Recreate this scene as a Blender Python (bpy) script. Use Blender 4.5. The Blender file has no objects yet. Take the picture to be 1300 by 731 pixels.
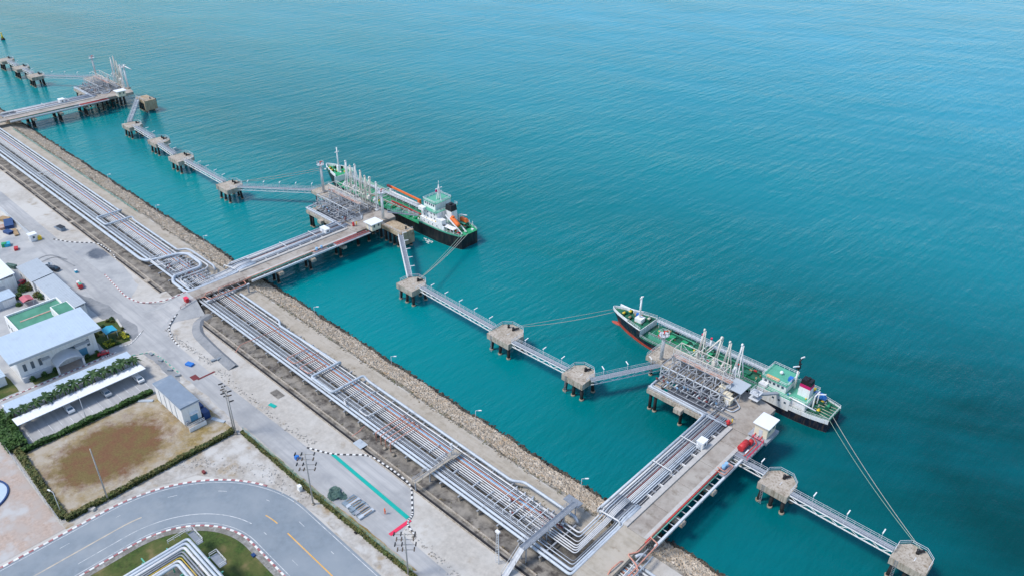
import bpy, math, random
import numpy as np
from mathutils import Vector, Matrix
random.seed(7); np.random.seed(7)
R = math.radians
sc = bpy.context.scene
C = sc.collection

# ------------------------------------------------------------------ camera
F_PX, PITCH, ROLL, YAW, HCAM = 1010.0, R(31.0), R(0.28), R(43.3), 140.0
cam_d = bpy.data.cameras.new('camera'); cam = bpy.data.objects.new('camera', cam_d); C.objects.link(cam)
cam_d.sensor_width = 36.0; cam_d.lens = 36.0 * F_PX / 1300.0
cam_d.clip_start = 1.0; cam_d.clip_end = 60000.0
cam.matrix_world = Matrix.Translation((0, 0, HCAM)) @ Matrix.Rotation(YAW, 4, 'Z') @ Matrix.Rotation(math.pi/2 - PITCH, 4, 'X') @ Matrix.Rotation(ROLL, 4, 'Z')
sc.camera = cam
# ------------------------------------------------------------------ sky, sun, exposure
SUN_EL, SUN_AZ = R(56), R(215)          # azimuth measured from +Y clockwise
world = bpy.data.worlds.new('World'); sc.world = world; world.use_nodes = True
wn = world.node_tree; wn.nodes.clear()
sky = wn.nodes.new('ShaderNodeTexSky'); sky.sky_type = 'NISHITA'; sky.sun_disc = False
sky.sun_elevation = SUN_EL; sky.sun_rotation = SUN_AZ; sky.air_density = 1.0; sky.dust_density = 0.8; sky.ozone_density = 1.0
bg = wn.nodes.new('ShaderNodeBackground'); bg.inputs[1].default_value = 0.14
wo = wn.nodes.new('ShaderNodeOutputWorld')
wn.links.new(sky.outputs[0], bg.inputs[0]); wn.links.new(bg.outputs[0], wo.inputs[0])
sl = bpy.data.lights.new('sun', 'SUN'); sl.energy = 1.9; sl.angle = R(14); sl.color = (1.0, 0.955, 0.89)
so = bpy.data.objects.new('sun', sl); C.objects.link(so)
sd = Vector((math.sin(SUN_AZ)*math.cos(SUN_EL), math.cos(SUN_AZ)*math.cos(SUN_EL), math.sin(SUN_EL)))
so.rotation_euler = sd.to_track_quat('Z', 'Y').to_euler(); so.location = (0, 0, 300)
sc.view_settings.view_transform = 'Standard'; sc.view_settings.look = 'None'
sc.view_settings.gamma = 1.0; sc.view_settings.use_curve_mapping = False
sc.view_settings.exposure = 0.72

# ------------------------------------------------------------------ pixel -> point on a level of known height
def G(px, py, z=4.0):
    x, y = px - 650, py - 365.5
    cr, sr = math.cos(ROLL), math.sin(ROLL)
    x, y = cr*x + sr*y, -sr*x + cr*y
    d = Vector((x, -y*math.sin(PITCH) + F_PX*math.cos(PITCH), -y*math.cos(PITCH) - F_PX*math.sin(PITCH)))
    ux = d.x*math.cos(YAW) - d.y*math.sin(YAW); uy = d.x*math.sin(YAW) + d.y*math.cos(YAW)
    t = (z - HCAM)/d.z
    return (ux*t, uy*t, z)

# ------------------------------------------------------------------ materials
MAT = {}
LZ = 4.0
def mat(name, col, rough=0.6, var=0.12, scale=0.6, col2=None, mix=(0.45, 0.62), scale2=0.12, metal=0.0, bump=0.0, spec=0.4, streak=None, blotch=None, run=None, zones=()):
    """noise-mottled material; col2 = a second colour in large soft patches; streak = vertical stains; blotch = (colour, scale, lo, hi)"""
    m = bpy.data.materials.new(name); m.use_nodes = True; nt = m.node_tree; N = nt.nodes; L = nt.links
    b = N['Principled BSDF']; b.inputs['Roughness'].default_value = rough; b.inputs['Metallic'].default_value = metal
    b.inputs['Specular IOR Level'].default_value = spec
    tc = N.new('ShaderNodeNewGeometry')
    def noise(sv, det=5, rgh=0.6, vec=None):
        n = N.new('ShaderNodeTexNoise'); n.inputs['Scale'].default_value = sv; n.inputs['Detail'].default_value = det; n.inputs['Roughness'].default_value = rgh
        L.new(vec or tc.outputs['Position'], n.inputs['Vector']); return n.outputs['Fac']
    def rng(src, a, b2, c, d):
        r = N.new('ShaderNodeMapRange'); L.new(src, r.inputs['Value'])
        for i, vv in zip((1, 2, 3, 4), (a, b2, c, d)): r.inputs[i].default_value = vv
        return r.outputs[0]
    def mixc(fac, a, c):
        x = N.new('ShaderNodeMix'); x.data_type = 'RGBA'
        L.new(fac, x.inputs[0])
        for s, val in ((6, a), (7, c)):
            if isinstance(val, tuple): x.inputs[s].default_value = (*val, 1)
            else: L.new(val, x.inputs[s])
        return x.outputs[2]
    n1 = noise(scale, 6, 0.65)
    lo = tuple(max(0, c*(1-var*1.5)) for c in col); hi = tuple(min(1, c*(1+var)) for c in col)
    out = mixc(rng(n1, 0.3, 0.7, 0, 1), lo, hi)
    if col2: out = mixc(rng(noise(scale2, 6, 0.6), mix[0], mix[1], 0, 1), out, col2)
    if blotch: out = mixc(rng(noise(blotch[1], 5, 0.6), blotch[2], blotch[3], 0, 1), out, blotch[0])
    for (cx, cy, rx, ry, ca, cb) in zones:      # patches of different growth with ragged edges
        mp = N.new('ShaderNodeMapping'); mp.vector_type = 'TEXTURE'; L.new(tc.outputs['Position'], mp.inputs[0])
        mp.inputs['Location'].default_value = (cx, cy, LZ); mp.inputs['Scale'].default_value = (rx, ry, 1e4)
        ln = N.new('ShaderNodeVectorMath'); ln.operation = 'LENGTH'; L.new(mp.outputs[0], ln.inputs[0])
        ad = N.new('ShaderNodeMath'); ad.operation = 'MULTIPLY_ADD'; L.new(noise(.35, 7, .7), ad.inputs[0]); ad.inputs[1].default_value = 1.1; L.new(ln.outputs['Value'], ad.inputs[2])
        cc = mixc(rng(noise(.3, 6, .65), .4, .6, 0, 1), ca, cb); cc = mixc(rng(noise(2.2, 5, .7), .35, .7, 0, .55), cc, tuple(c*.45 for c in ca))
        out = mixc(rng(ad.outputs[0], 1.36, 1.74, 1, 0), out, cc)
    if run:
        mp = N.new('ShaderNodeMapping'); L.new(tc.outputs['Position'], mp.inputs[0]); mp.inputs['Scale'].default_value = (.05, .9, 1)
        out = mixc(rng(noise(1.0, 5, 0.6, mp.outputs[0]), 0.42, 0.68, 0, 0.75), out, run)
    if streak:
        mp = N.new('ShaderNodeMapping'); L.new(tc.outputs['Position'], mp.inputs[0]); mp.inputs['Scale'].default_value = (2.2, 2.2, 0.25)
        out = mixc(rng(noise(1.0, 4, 0.6, mp.outputs[0]), 0.48, 0.66, 0, 0.8), out, streak)
    L.new(out, b.inputs['Base Color'])
    if bump:
        bp = N.new('ShaderNodeBump'); bp.inputs['Strength'].default_value = bump; bp.inputs['Distance'].default_value = 0.1
        L.new(n1, bp.inputs['Height']); L.new(bp.outputs[0], b.inputs['Normal'])
    MAT[name] = m; return m

mat('sand', (0.44, 0.41, 0.365), 0.95, 0.12, 0.9, (0.515, 0.495, 0.455), (0.42, 0.6), 0.07, bump=0.3, blotch=((0.32, 0.27, 0.21), 0.22, 0.56, 0.75))
mat('track', (0.36, 0.315, 0.25), 0.95, 0.12, 0.8, (0.42, 0.375, 0.31), (0.45, 0.6), 0.2, bump=0.3, blotch=((0.20, 0.15, 0.10), 0.5, 0.60, 0.75), run=(0.43, 0.39, 0.33))
mat('concrete_road', (0.36, 0.36, 0.355), 0.85, 0.08, 0.7, (0.44, 0.435, 0.425), (0.42, 0.62), 0.07, blotch=((0.26, 0.265, 0.27), 0.11, 0.56, 0.75), run=(0.29, 0.295, 0.30))
mat('stain', (0.225, 0.235, 0.245), 0.9, 0.14, 0.9, (0.29, 0.295, 0.30), (0.42, 0.6), 0.2)
mat('rack_shade', (0.085, 0.078, 0.07), 0.9, 0.3, 0.7, (0.17, 0.155, 0.13), (0.45, 0.62), 0.3)  # near-black ground tone: the pipes' shade put into the colour
mat('yard', (0.345, 0.35, 0.35), 0.85, 0.08, 0.6, (0.43, 0.43, 0.42), (0.42, 0.6), 0.1, blotch=((0.22, 0.235, 0.26), 0.09, 0.56, 0.78), zones=(((-277.5,79.8,4.5,3.2,(0.10,0.12,0.15),(0.15,0.17,0.20)),)))
mat('pale_dirt', (0.39, 0.36, 0.32), 0.95, 0.18, 1.2, (0.50, 0.485, 0.455), (0.45, 0.6), 0.22, bump=0.5, blotch=((0.30, 0.215, 0.11), 0.16, 0.56, 0.72))
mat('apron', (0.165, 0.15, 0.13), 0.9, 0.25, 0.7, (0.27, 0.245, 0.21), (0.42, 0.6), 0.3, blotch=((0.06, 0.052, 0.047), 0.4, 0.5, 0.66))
mat('concrete', (0.385, 0.335, 0.27), 0.85, 0.14, 0.8, (0.46, 0.41, 0.345), (0.42, 0.6), 0.3, blotch=((0.25, 0.19, 0.13), 0.6, 0.58, 0.74), streak=(0.19, 0.145, 0.10))
mat('deck_slab', (0.31, 0.27, 0.23), 0.85, 0.14, 0.8, (0.38, 0.345, 0.30), (0.42, 0.6), 0.25, blotch=((0.19, 0.155, 0.12), 0.35, 0.56, 0.74))
mat('kerb_concrete', (0.46, 0.44, 0.41), 0.85, 0.1, 0.8, blotch=((0.3, 0.27, 0.22), 0.5, 0.6, 0.75))
mat('concrete_brown', (0.40, 0.30, 0.19), 0.85, 0.16, 0.8, (0.46, 0.37, 0.26), (0.42, 0.6), 0.3, blotch=((0.24, 0.16, 0.09), 0.5, 0.56, 0.72), streak=(0.20, 0.14, 0.09))
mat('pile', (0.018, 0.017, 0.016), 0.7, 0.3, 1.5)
mat('pile_foot', (0.33, 0.27, 0.20), 0.9, 0.3, 2.0)
mat('asphalt', (0.200, 0.238, 0.270), 0.8, 0.08, 0.9, (0.245, 0.278, 0.305), (0.40, 0.62), 0.08, blotch=((0.345, 0.36, 0.365), 0.05, 0.50, 0.8))
mat('line_white', (0.62, 0.63, 0.63), 0.7, 0.15, 0.8, blotch=((0.30, 0.33, 0.35), 0.9, 0.46, 0.66))
mat('line_yellow', (0.70, 0.38, 0.09), 0.7, 0.12, 0.8, blotch=((0.48, 0.42, 0.32), 0.25, 0.5, 0.66))
mat('line_faded', (0.50, 0.43, 0.34), 0.7, 0.15, 0.8, blotch=((0.30, 0.31, 0.31), 0.5, 0.5, 0.7))
mat('gravel', (0.30, 0.29, 0.27), 0.95, 0.35, 1.6, (0.18, 0.17, 0.15), (0.42, 0.6), 0.6)
mat('paint_green', (0.0, 0.36, 0.30), 0.6, 0.06, 0.8)
mat('paint_red', (0.72, 0.03, 0.09), 0.6, 0.06, 0.8)
mat('red', (0.50, 0.03, 0.035), 0.5, 0.15, 0.9)
mat('kerb_red', (0.36, 0.135, 0.14), 0.7, 0.25, 0.9, blotch=((0.42, 0.36, 0.33), 0.8, 0.52, 0.7))
mat('kerb_white', (0.72, 0.71, 0.68), 0.7, 0.12, 0.9)
mat('kerb_black', (0.05, 0.05, 0.055), 0.7, 0.2, 0.9)
mat('white', (0.78, 0.78, 0.77), 0.5, 0.06, 0.6, streak=(0.60, 0.57, 0.52))
mat('white_clean', (0.80, 0.805, 0.80), 0.45, 0.04, 0.6, streak=(0.64, 0.60, 0.54))
mat('pipe_white', (0.60, 0.60, 0.595), 0.4, 0.10, 0.6, blotch=((0.36, 0.33, 0.29), 0.6, 0.55, 0.72))
mat('pipe_pale', (0.47, 0.515, 0.56), 0.4, 0.08, 0.6, blotch=((0.31, 0.33, 0.35), 0.5, 0.55, 0.72))
mat('pipe_grey', (0.235, 0.25, 0.27), 0.45, 0.18, 0.7, metal=0.2)
mat('pipe_salmon', (0.56, 0.25, 0.18), 0.55, 0.15, 0.7, blotch=((0.46, 0.30, 0.24), 0.8, 0.5, 0.7))
mat('pipe_red', (0.55, 0.06, 0.05), 0.45, 0.12, 0.7)
mat('pipe_dark_red', (0.17, 0.03, 0.03), 0.6, 0.2, 0.7)
mat('pipe_blue', (0.24, 0.42, 0.60), 0.45, 0.1, 0.7)
mat('pipe_green', (0.10, 0.34, 0.27), 0.5, 0.1, 0.7)
mat('pipe_yellow', (0.62, 0.42, 0.06), 0.5, 0.1, 0.7)
mat('steel', (0.36, 0.38, 0.41), 0.5, 0.15, 0.9, metal=0.2, blotch=((0.24, 0.17, 0.12), 1.0, 0.66, 0.76))
mat('steel_pale', (0.58, 0.60, 0.62), 0.5, 0.1, 0.9)
mat('grating', (0.215, 0.24, 0.275), 0.7, 0.14, 1.0)
mat('grating_dark', (0.10, 0.11, 0.13), 0.8, 0.2, 1.0)
mat('cream', (0.70, 0.63, 0.48), 0.5, 0.08, 0.8)
mat('arm_cream', (0.68, 0.65, 0.58), 0.5, 0.1, 0.8, blotch=((0.50, 0.33, 0.20), 0.8, 0.62, 0.74))
mat('rust_walk', (0.42, 0.22, 0.16), 0.8, 0.2, 1.0, (0.50, 0.40, 0.34), (0.42, 0.6), 0.4)
mat('black', (0.015, 0.015, 0.018), 0.5, 0.2, 0.8)
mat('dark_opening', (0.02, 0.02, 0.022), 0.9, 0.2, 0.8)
mat('hull_navy', (0.010, 0.014, 0.030), 0.4, 0.3, 0.5, blotch=((0.05, 0.045, 0.04), 0.4, 0.6, 0.76), streak=(0.075, 0.05, 0.04))
mat('hull_black', (0.011, 0.012, 0.016), 0.4, 0.3, 0.5, blotch=((0.04, 0.037, 0.035), 0.3, 0.6, 0.76), streak=(0.06, 0.045, 0.038))
mat('hull_red', (0.42, 0.06, 0.035), 0.6, 0.2, 0.5, blotch=((0.22, 0.05, 0.04), 0.5, 0.58, 0.72))
mat('ship_green_dark', (0.010, 0.105, 0.060), 0.55, 0.25, 0.8, (0.016, 0.15, 0.085), (0.4, 0.6), 0.3, blotch=((0.06, 0.07, 0.045), 0.6, 0.56, 0.72))
mat('ship_green', (0.015, 0.27, 0.10), 0.5, 0.15, 0.8, (0.03, 0.34, 0.15), (0.4, 0.6), 0.3)
mat('house_green', (0.10, 0.38, 0.26), 0.5, 0.1, 0.8)
mat('roof_green', (0.055, 0.21, 0.135), 0.7, 0.1, 0.5, (0.08, 0.27, 0.18), (0.4, 0.6), 0.2)
mat('magenta', (0.55, 0.015, 0.13), 0.4, 0.08, 0.8)
mat('orange', (0.75, 0.16, 0.03), 0.45, 0.08, 0.8)
mat('orange_pale', (0.75, 0.38, 0.14), 0.5, 0.1, 0.8)
mat('yellow', (0.75, 0.50, 0.03), 0.45, 0.08, 0.8)
mat('blue', (0.03, 0.17, 0.52), 0.45, 0.1, 0.8)
mat('blue_dark', (0.015, 0.05, 0.16), 0.45, 0.1, 0.8)
mat('canopy_blue', (0.02, 0.36, 0.52), 0.5, 0.06, 0.8)
mat('canopy_red', (0.50, 0.13, 0.16), 0.6, 0.1, 0.8)
mat('roof_pale', (0.46, 0.55, 0.63), 0.45, 0.04, 0.4, blotch=((0.41, 0.48, 0.55), 0.3, 0.55, 0.75))
mat('roof_white', (0.74, 0.76, 0.78), 0.5, 0.03, 0.4)
mat('roof_grey', (0.42, 0.465, 0.50), 0.5, 0.05, 0.4, blotch=((0.33, 0.365, 0.395), 0.4, 0.55, 0.75))
mat('roof_slate', (0.20, 0.25, 0.31), 0.6, 0.08, 0.5, blotch=((0.28, 0.32, 0.36), 0.4, 0.55, 0.72))
mat('wall_white', (0.76, 0.76, 0.75), 0.7, 0.04, 0.5, streak=(0.62, 0.61, 0.58))
mat('wall_grey', (0.50, 0.53, 0.56), 0.7, 0.05, 0.5)
mat('glass', (0.05, 0.09, 0.12), 0.08, 0.1, 0.8, spec=0.8)
mat('glass_blue', (0.10, 0.28, 0.42), 0.1, 0.1, 0.8, spec=0.8)
mat('dry_grass', (0.21, 0.125, 0.055), 0.95, 0.35, 1.8, (0.15, 0.065, 0.035), (0.42, 0.6), 0.16, bump=0.6, blotch=((0.13, 0.115, 0.03), 0.3, 0.55, 0.7))
mat('field_edge', (0.275, 0.20, 0.075), 0.95, 0.3, 1.5, (0.40, 0.35, 0.28), (0.46, 0.6), 0.17, bump=0.6, blotch=((0.47, 0.45, 0.42), 0.22, 0.58, 0.7), zones=((-172,41,13.5,18,(0.42,0.37,0.30),(0.33,0.24,0.12)),(-173,39.5,10.2,14.2,(0.185,0.092,0.045),(0.170,0.130,0.045))))
mat('lawn', (0.050, 0.085, 0.016), 0.95, 0.35, 1.8, (0.095, 0.105, 0.03), (0.42, 0.6), 0.2, bump=0.5, blotch=((0.20, 0.155, 0.07), 0.2, 0.58, 0.74))
mat('paving_pink', (0.43, 0.335, 0.275), 0.9, 0.15, 1.5, (0.40, 0.345, 0.305), (0.42, 0.6), 0.2, blotch=((0.45, 0.44, 0.425), 0.12, 0.50, 0.62))
mat('leaf', (0.030, 0.085, 0.014), 0.7, 0.5, 0.9, (0.055, 0.12, 0.02), (0.42, 0.6), 0.8)
mat('leaf_dark', (0.016, 0.055, 0.012), 0.7, 0.5, 0.9, (0.04, 0.09, 0.02), (0.42, 0.6), 0.8)
mat('leaf_olive', (0.075, 0.10, 0.022), 0.7, 0.5, 0.9, (0.12, 0.11, 0.03), (0.42, 0.6), 0.8)
mat('weed', (0.17, 0.13, 0.06), 0.8, 0.4, 0.9, (0.09, 0.10, 0.03), (0.45, 0.6), 0.3)
mat('leaf_yellow', (0.40, 0.38, 0.02), 0.7, 0.3, 0.9)
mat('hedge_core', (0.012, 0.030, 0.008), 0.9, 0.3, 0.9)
mat('bark', (0.13, 0.10, 0.075), 0.9, 0.3, 1.5)
mat('rock', (0.58, 0.50, 0.40), 0.95, 0.4, 0.9, (0.42, 0.34, 0.25), (0.42, 0.6), 0.6, bump=0.4, blotch=((0.55, 0.37, 0.20), 0.35, 0.60, 0.74))
mat('rock_wet', (0.055, 0.046, 0.034), 0.6, 0.4, 0.7, (0.11, 0.09, 0.06), (0.45, 0.6), 0.5)
mat('rubble', (0.26, 0.22, 0.17), 0.95, 0.3, 0.9, (0.42, 0.37, 0.30), (0.42, 0.6), 0.4)
mat('pole_concrete', (0.40, 0.38, 0.35), 0.85, 0.12, 0.9)
mat('tarp_green', (0.07, 0.13, 0.11), 0.7, 0.3, 0.9)
mat('tarp_grey', (0.22, 0.28, 0.33), 0.7, 0.25, 0.9)
mat('wood', (0.35, 0.24, 0.13), 0.85, 0.25, 1.0)
mat('rope', (0.42, 0.42, 0.36), 0.8, 0.1, 0.8)
mat('rope_green', (0.25, 0.36, 0.28), 0.8, 0.1, 0.8)
mat('skin', (0.35, 0.2, 0.13), 0.6, 0.05, 0.8)
mat('hivis', (0.75, 0.12, 0.03), 0.7, 0.08, 0.8)
mat('navy_cloth', (0.03, 0.04, 0.09), 0.8, 0.1, 0.8)
mat('car_white', (0.75, 0.75, 0.75), 0.25, 0.02, 0.8, spec=0.6)
mat('car_black', (0.02, 0.024, 0.035), 0.25, 0.05, 0.8, spec=0.6)
mat('car_red', (0.45, 0.02, 0.03), 0.3, 0.05, 0.8, spec=0.6)
mat('car_silver', (0.42, 0.44, 0.46), 0.3, 0.05, 0.8, spec=0.6)

# ------------------------------------------------------------------ mesh helpers
class MB:
    def __init__(s): s.v = []; s.f = []; s.m = []; s.sm = []
    def add(s, vs, fs, m=0, smooth=False):
        o = len(s.v); s.v.extend(vs)
        for f in fs: s.f.append(tuple(i+o for i in f)); s.m.append(m); s.sm.append(smooth)
        return s
    def box(s, x0, x1, y0, y1, z0, z1, m=0):
        if x0 > x1: x0, x1 = x1, x0
        if y0 > y1: y0, y1 = y1, y0
        return s.add([(x0,y0,z0),(x1,y0,z0),(x1,y1,z0),(x0,y1,z0),(x0,y0,z1),(x1,y0,z1),(x1,y1,z1),(x0,y1,z1)],
              [(3,2,1,0),(4,5,6,7),(0,1,5,4),(1,2,6,5),(2,3,7,6),(3,0,4,7)], m)
    def obox(s, c, l, w, h, rz=0, m=0, taper=1.0):
        ca, sa = math.cos(rz), math.sin(rz); vs = []
        for z, k in ((0, 1), (h, taper)):
            for a, b in ((-1,-1),(1,-1),(1,1),(-1,1)):
                x, y = a*l/2*k, b*w/2*k
                vs.append((c[0]+ca*x-sa*y, c[1]+sa*x+ca*y, c[2]+z))
        return s.add(vs, [(3,2,1,0),(4,5,6,7),(0,1,5,4),(1,2,6,5),(2,3,7,6),(3,0,4,7)], m)
    def bar(s, p, q, w=0.1, h=None, m=0):
        h = h or w; p = Vector(p); q = Vector(q); d = q-p
        if d.length < 1e-6: return s
        d.normalize(); up = Vector((0,0,1)) if abs(d.z) < 0.95 else Vector((0,1,0))
        a = d.cross(up).normalized()*w/2; b = a.cross(d).normalized()*h/2
        vs = [tuple(x) for x in (p-a-b, p+a-b, p+a+b, p-a+b, q-a-b, q+a-b, q+a+b, q-a+b)]
        return s.add(vs, [(3,2,1,0),(4,5,6,7),(0,1,5,4),(1,2,6,5),(2,3,7,6),(3,0,4,7)], m)
    def tube(s, pts, r, n=8, m=0, r2=None, caps=True):
        P = [Vector(p) for p in pts]; k = len(P); vs = []; fs = []
        pa = None
        for i, p in enumerate(P):
            t = (P[min(i+1, k-1)]-p).normalized() if i == 0 else ((p-P[i-1]).normalized() if i == k-1 else ((p-P[i-1]).normalized()+(P[i+1]-p).normalized()).normalized())
            if pa is None:
                up = Vector((0,0,1)) if abs(t.z) < 0.9 else Vector((1,0,0)); a = t.cross(up).normalized()
            else: a = (pa - t*pa.dot(t)).normalized()
            pa = a; b = t.cross(a)
            rr = r if r2 is None else r + (r2-r)*i/(k-1)
            for j in range(n):
                an = 2*math.pi*j/n; q = p + a*(rr*math.cos(an)) + b*(rr*math.sin(an)); vs.append(tuple(q))
        for i in range(k-1):
            for j in range(n): fs.append((i*n+j, i*n+(j+1)%n, (i+1)*n+(j+1)%n, (i+1)*n+j))
        s.add(vs, fs, m, True)
        if caps:
            o = len(s.v) - len(vs)
            s.f.append(tuple(o+j for j in range(n-1,-1,-1))); s.m.append(m); s.sm.append(False)
            s.f.append(tuple(o+(k-1)*n+j for j in range(n))); s.m.append(m); s.sm.append(False)
        return s
    def prism(s, poly, z0, z1, m=0, mtop=None):
        n = len(poly)
        ar = sum(poly[i][0]*poly[(i+1)%n][1]-poly[(i+1)%n][0]*poly[i][1] for i in range(n))
        if ar < 0: poly = poly[::-1]
        vs = [(p[0],p[1],z0) for p in poly]+[(p[0],p[1],z1) for p in poly]
        s.add(vs, [tuple(range(n-1,-1,-1))]+[(i,(i+1)%n,n+(i+1)%n,n+i) for i in range(n)], m)
        o = len(s.v)-2*n; s.f.append(tuple(o+n+i for i in range(n))); s.m.append(m if mtop is None else mtop); s.sm.append(False)
        return s
    def sheet(s, poly, z, m=0):
        n = len(poly)
        ar = sum(poly[i][0]*poly[(i+1)%n][1]-poly[(i+1)%n][0]*poly[i][1] for i in range(n))
        if ar < 0: poly = poly[::-1]
        return s.add([(p[0],p[1],z if len(p) < 3 else p[2]) for p in poly], [tuple(range(n))], m)
    def cyl(s, x, y, z0, z1, r, r2=None, n=12, m=0): return s.tube([(x,y,z0),(x,y,z1)], r, n, m, r2)
    def ball(s, c, rx, ry=None, rz=None, m=0, n=8, k=5):
        ry = ry or rx; rz = rz or rx; vs = []; fs = []
        for i in range(k+1):
            th = math.pi*i/k
            for j in range(n):
                a = 2*math.pi*j/n; vs.append((c[0]+rx*math.sin(th)*math.cos(a), c[1]+ry*math.sin(th)*math.sin(a), c[2]-rz*math.cos(th)))
        for i in range(k):
            for j in range(n): fs.append((i*n+j, i*n+(j+1)%n, (i+1)*n+(j+1)%n, (i+1)*n+j))
        return s.add(vs, fs, m, True)
    def leaves(s, n, sampler, size, m=0):
        for _ in range(n):
            c = sampler(); a = random.uniform(0, 6.28); t = random.uniform(-1.0, 1.0); z = size*random.uniform(.6, 1.4)
            u = Vector((math.cos(a), math.sin(a), random.uniform(-.4,.4)))*z; w = Vector((-math.sin(a)*math.cos(t), math.cos(a)*math.cos(t), math.sin(t)))*z*.6
            c = Vector(c); s.add([tuple(c-u), tuple(c+w), tuple(c+u), tuple(c-w)], [(0,1,2,3)], m)
        return s
    def build(s, name, mats, parent=None):
        off = OFF.get(parent, (0,0,0)) if parent is not None else (0,0,0)
        me = bpy.data.meshes.new(name)
        vs = s.v if off == (0,0,0) else [(a-off[0], b-off[1], c-off[2]) for a, b, c in s.v]
        me.from_pydata(vs, [], s.f)
        for mn in ([mats] if isinstance(mats, str) else mats): me.materials.append(MAT[mn])
        me.polygons.foreach_set('material_index', s.m); me.polygons.foreach_set('use_smooth', s.sm)
        me.update()
        o = bpy.data.objects.new(name, me); C.objects.link(o)
        if parent is not None: o.parent = parent; OFF[o] = off
        return o
OFF = {}
def tag(o, label=None, cat=None, group=None, kind=None):
    for k, v in (('label', label), ('category', cat), ('group', group), ('kind', kind)):
        if v: o[k] = v
    return o
def thing(name, label, cat, loc=(0,0,0), group=None):
    o = bpy.data.objects.new(name, None); C.objects.link(o); o.location = loc; o.empty_display_size = 0.5
    OFF[o] = tuple(loc); return tag(o, label, cat, group)
def struct(name, mb, m, kind='structure'): return tag(mb.build(name, m), kind=kind)
KIDS = {}
def copy_tree(o, parent=None):
    c = o.copy(); C.objects.link(c); c.parent = parent
    for ch in list(o.children): copy_tree(ch, c)
    return c
def place(root, loc, rz=0, scale=1.0):
    root.location = loc; root.rotation_euler = (0,0,rz); root.scale = (scale,)*3; return root
def fillet(pts, rad=0.6, seg=4):
    P = [Vector(p) for p in pts]; out = [P[0]]
    for i in range(1, len(P)-1):
        a, b, c = P[i-1], P[i], P[i+1]; u = (a-b); w = (c-b); r = min(rad, u.length*.45, w.length*.45)
        u.normalize(); w.normalize(); p, q = b+u*r, b+w*r
        for k in range(seg+1):
            t = k/seg; out.append(p*(1-t)**2 + b*2*t*(1-t) + q*t*t)
    out.append(P[-1]); return [tuple(p) for p in out]
def pipe(parent, pts, r, m, rad=None, n=8, name='pipe'):
    return MB().tube(fillet(pts, rad if rad else max(.5, r*2.2)), r, n).build(name, m, parent)
def rail(mb, pts, h=1.1, step=2.0, w=0.07, m=0, closed=False):
    P = [Vector(p) for p in pts]
    if closed: P.append(P[0])
    for a, b in zip(P[:-1], P[1:]):
        L = (b-a).length; k = max(1, round(L/step))
        for i in range(k+1): q = a.lerp(b, i/k); mb.bar(q, q+Vector((0,0,h)), w, m=m)
        for hh in (h, h*.55): mb.bar(a+Vector((0,0,hh)), b+Vector((0,0,hh)), w, m=m)
    return mb
def rough_poly(poly, step=2.0, amp=0.5):
    out = []; n = len(poly)
    for i in range(n):
        a = Vector(poly[i][:2]); b = Vector(poly[(i+1)%n][:2]); k = max(1, int((b-a).length/step))
        for j in range(k):
            p = a.lerp(b, j/k); out.append((p.x+random.uniform(-amp,amp), p.y+random.uniform(-amp,amp)))
    return out
def crosses(P):
    n = len(P)
    def o(a, b, c): return (b[0]-a[0])*(c[1]-a[1])-(b[1]-a[1])*(c[0]-a[0])
    for i in range(n):
        a, b = P[i], P[(i+1)%n]
        for j in range(i+2, n):
            if i == 0 and j == n-1: continue
            c, d = P[j], P[(j+1)%n]
            if o(a,b,c)*o(a,b,d) < 0 and o(c,d,a)*o(c,d,b) < 0: return True
    return False
def rect(x0, x1, y0, y1): return [(x0,y0),(x1,y0),(x1,y1),(x0,y1)]
def arc(cx, cy, r, a0, a1, n=24): return [(cx+r*math.cos(R(a0+(a1-a0)*i/n)), cy+r*math.sin(R(a0+(a1-a0)*i/n))) for i in range(n+1)]
LZ = 4.0
XN, XM, XF = -64.7, -224.3, -448.0         # left road edges of the three trestles

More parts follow.
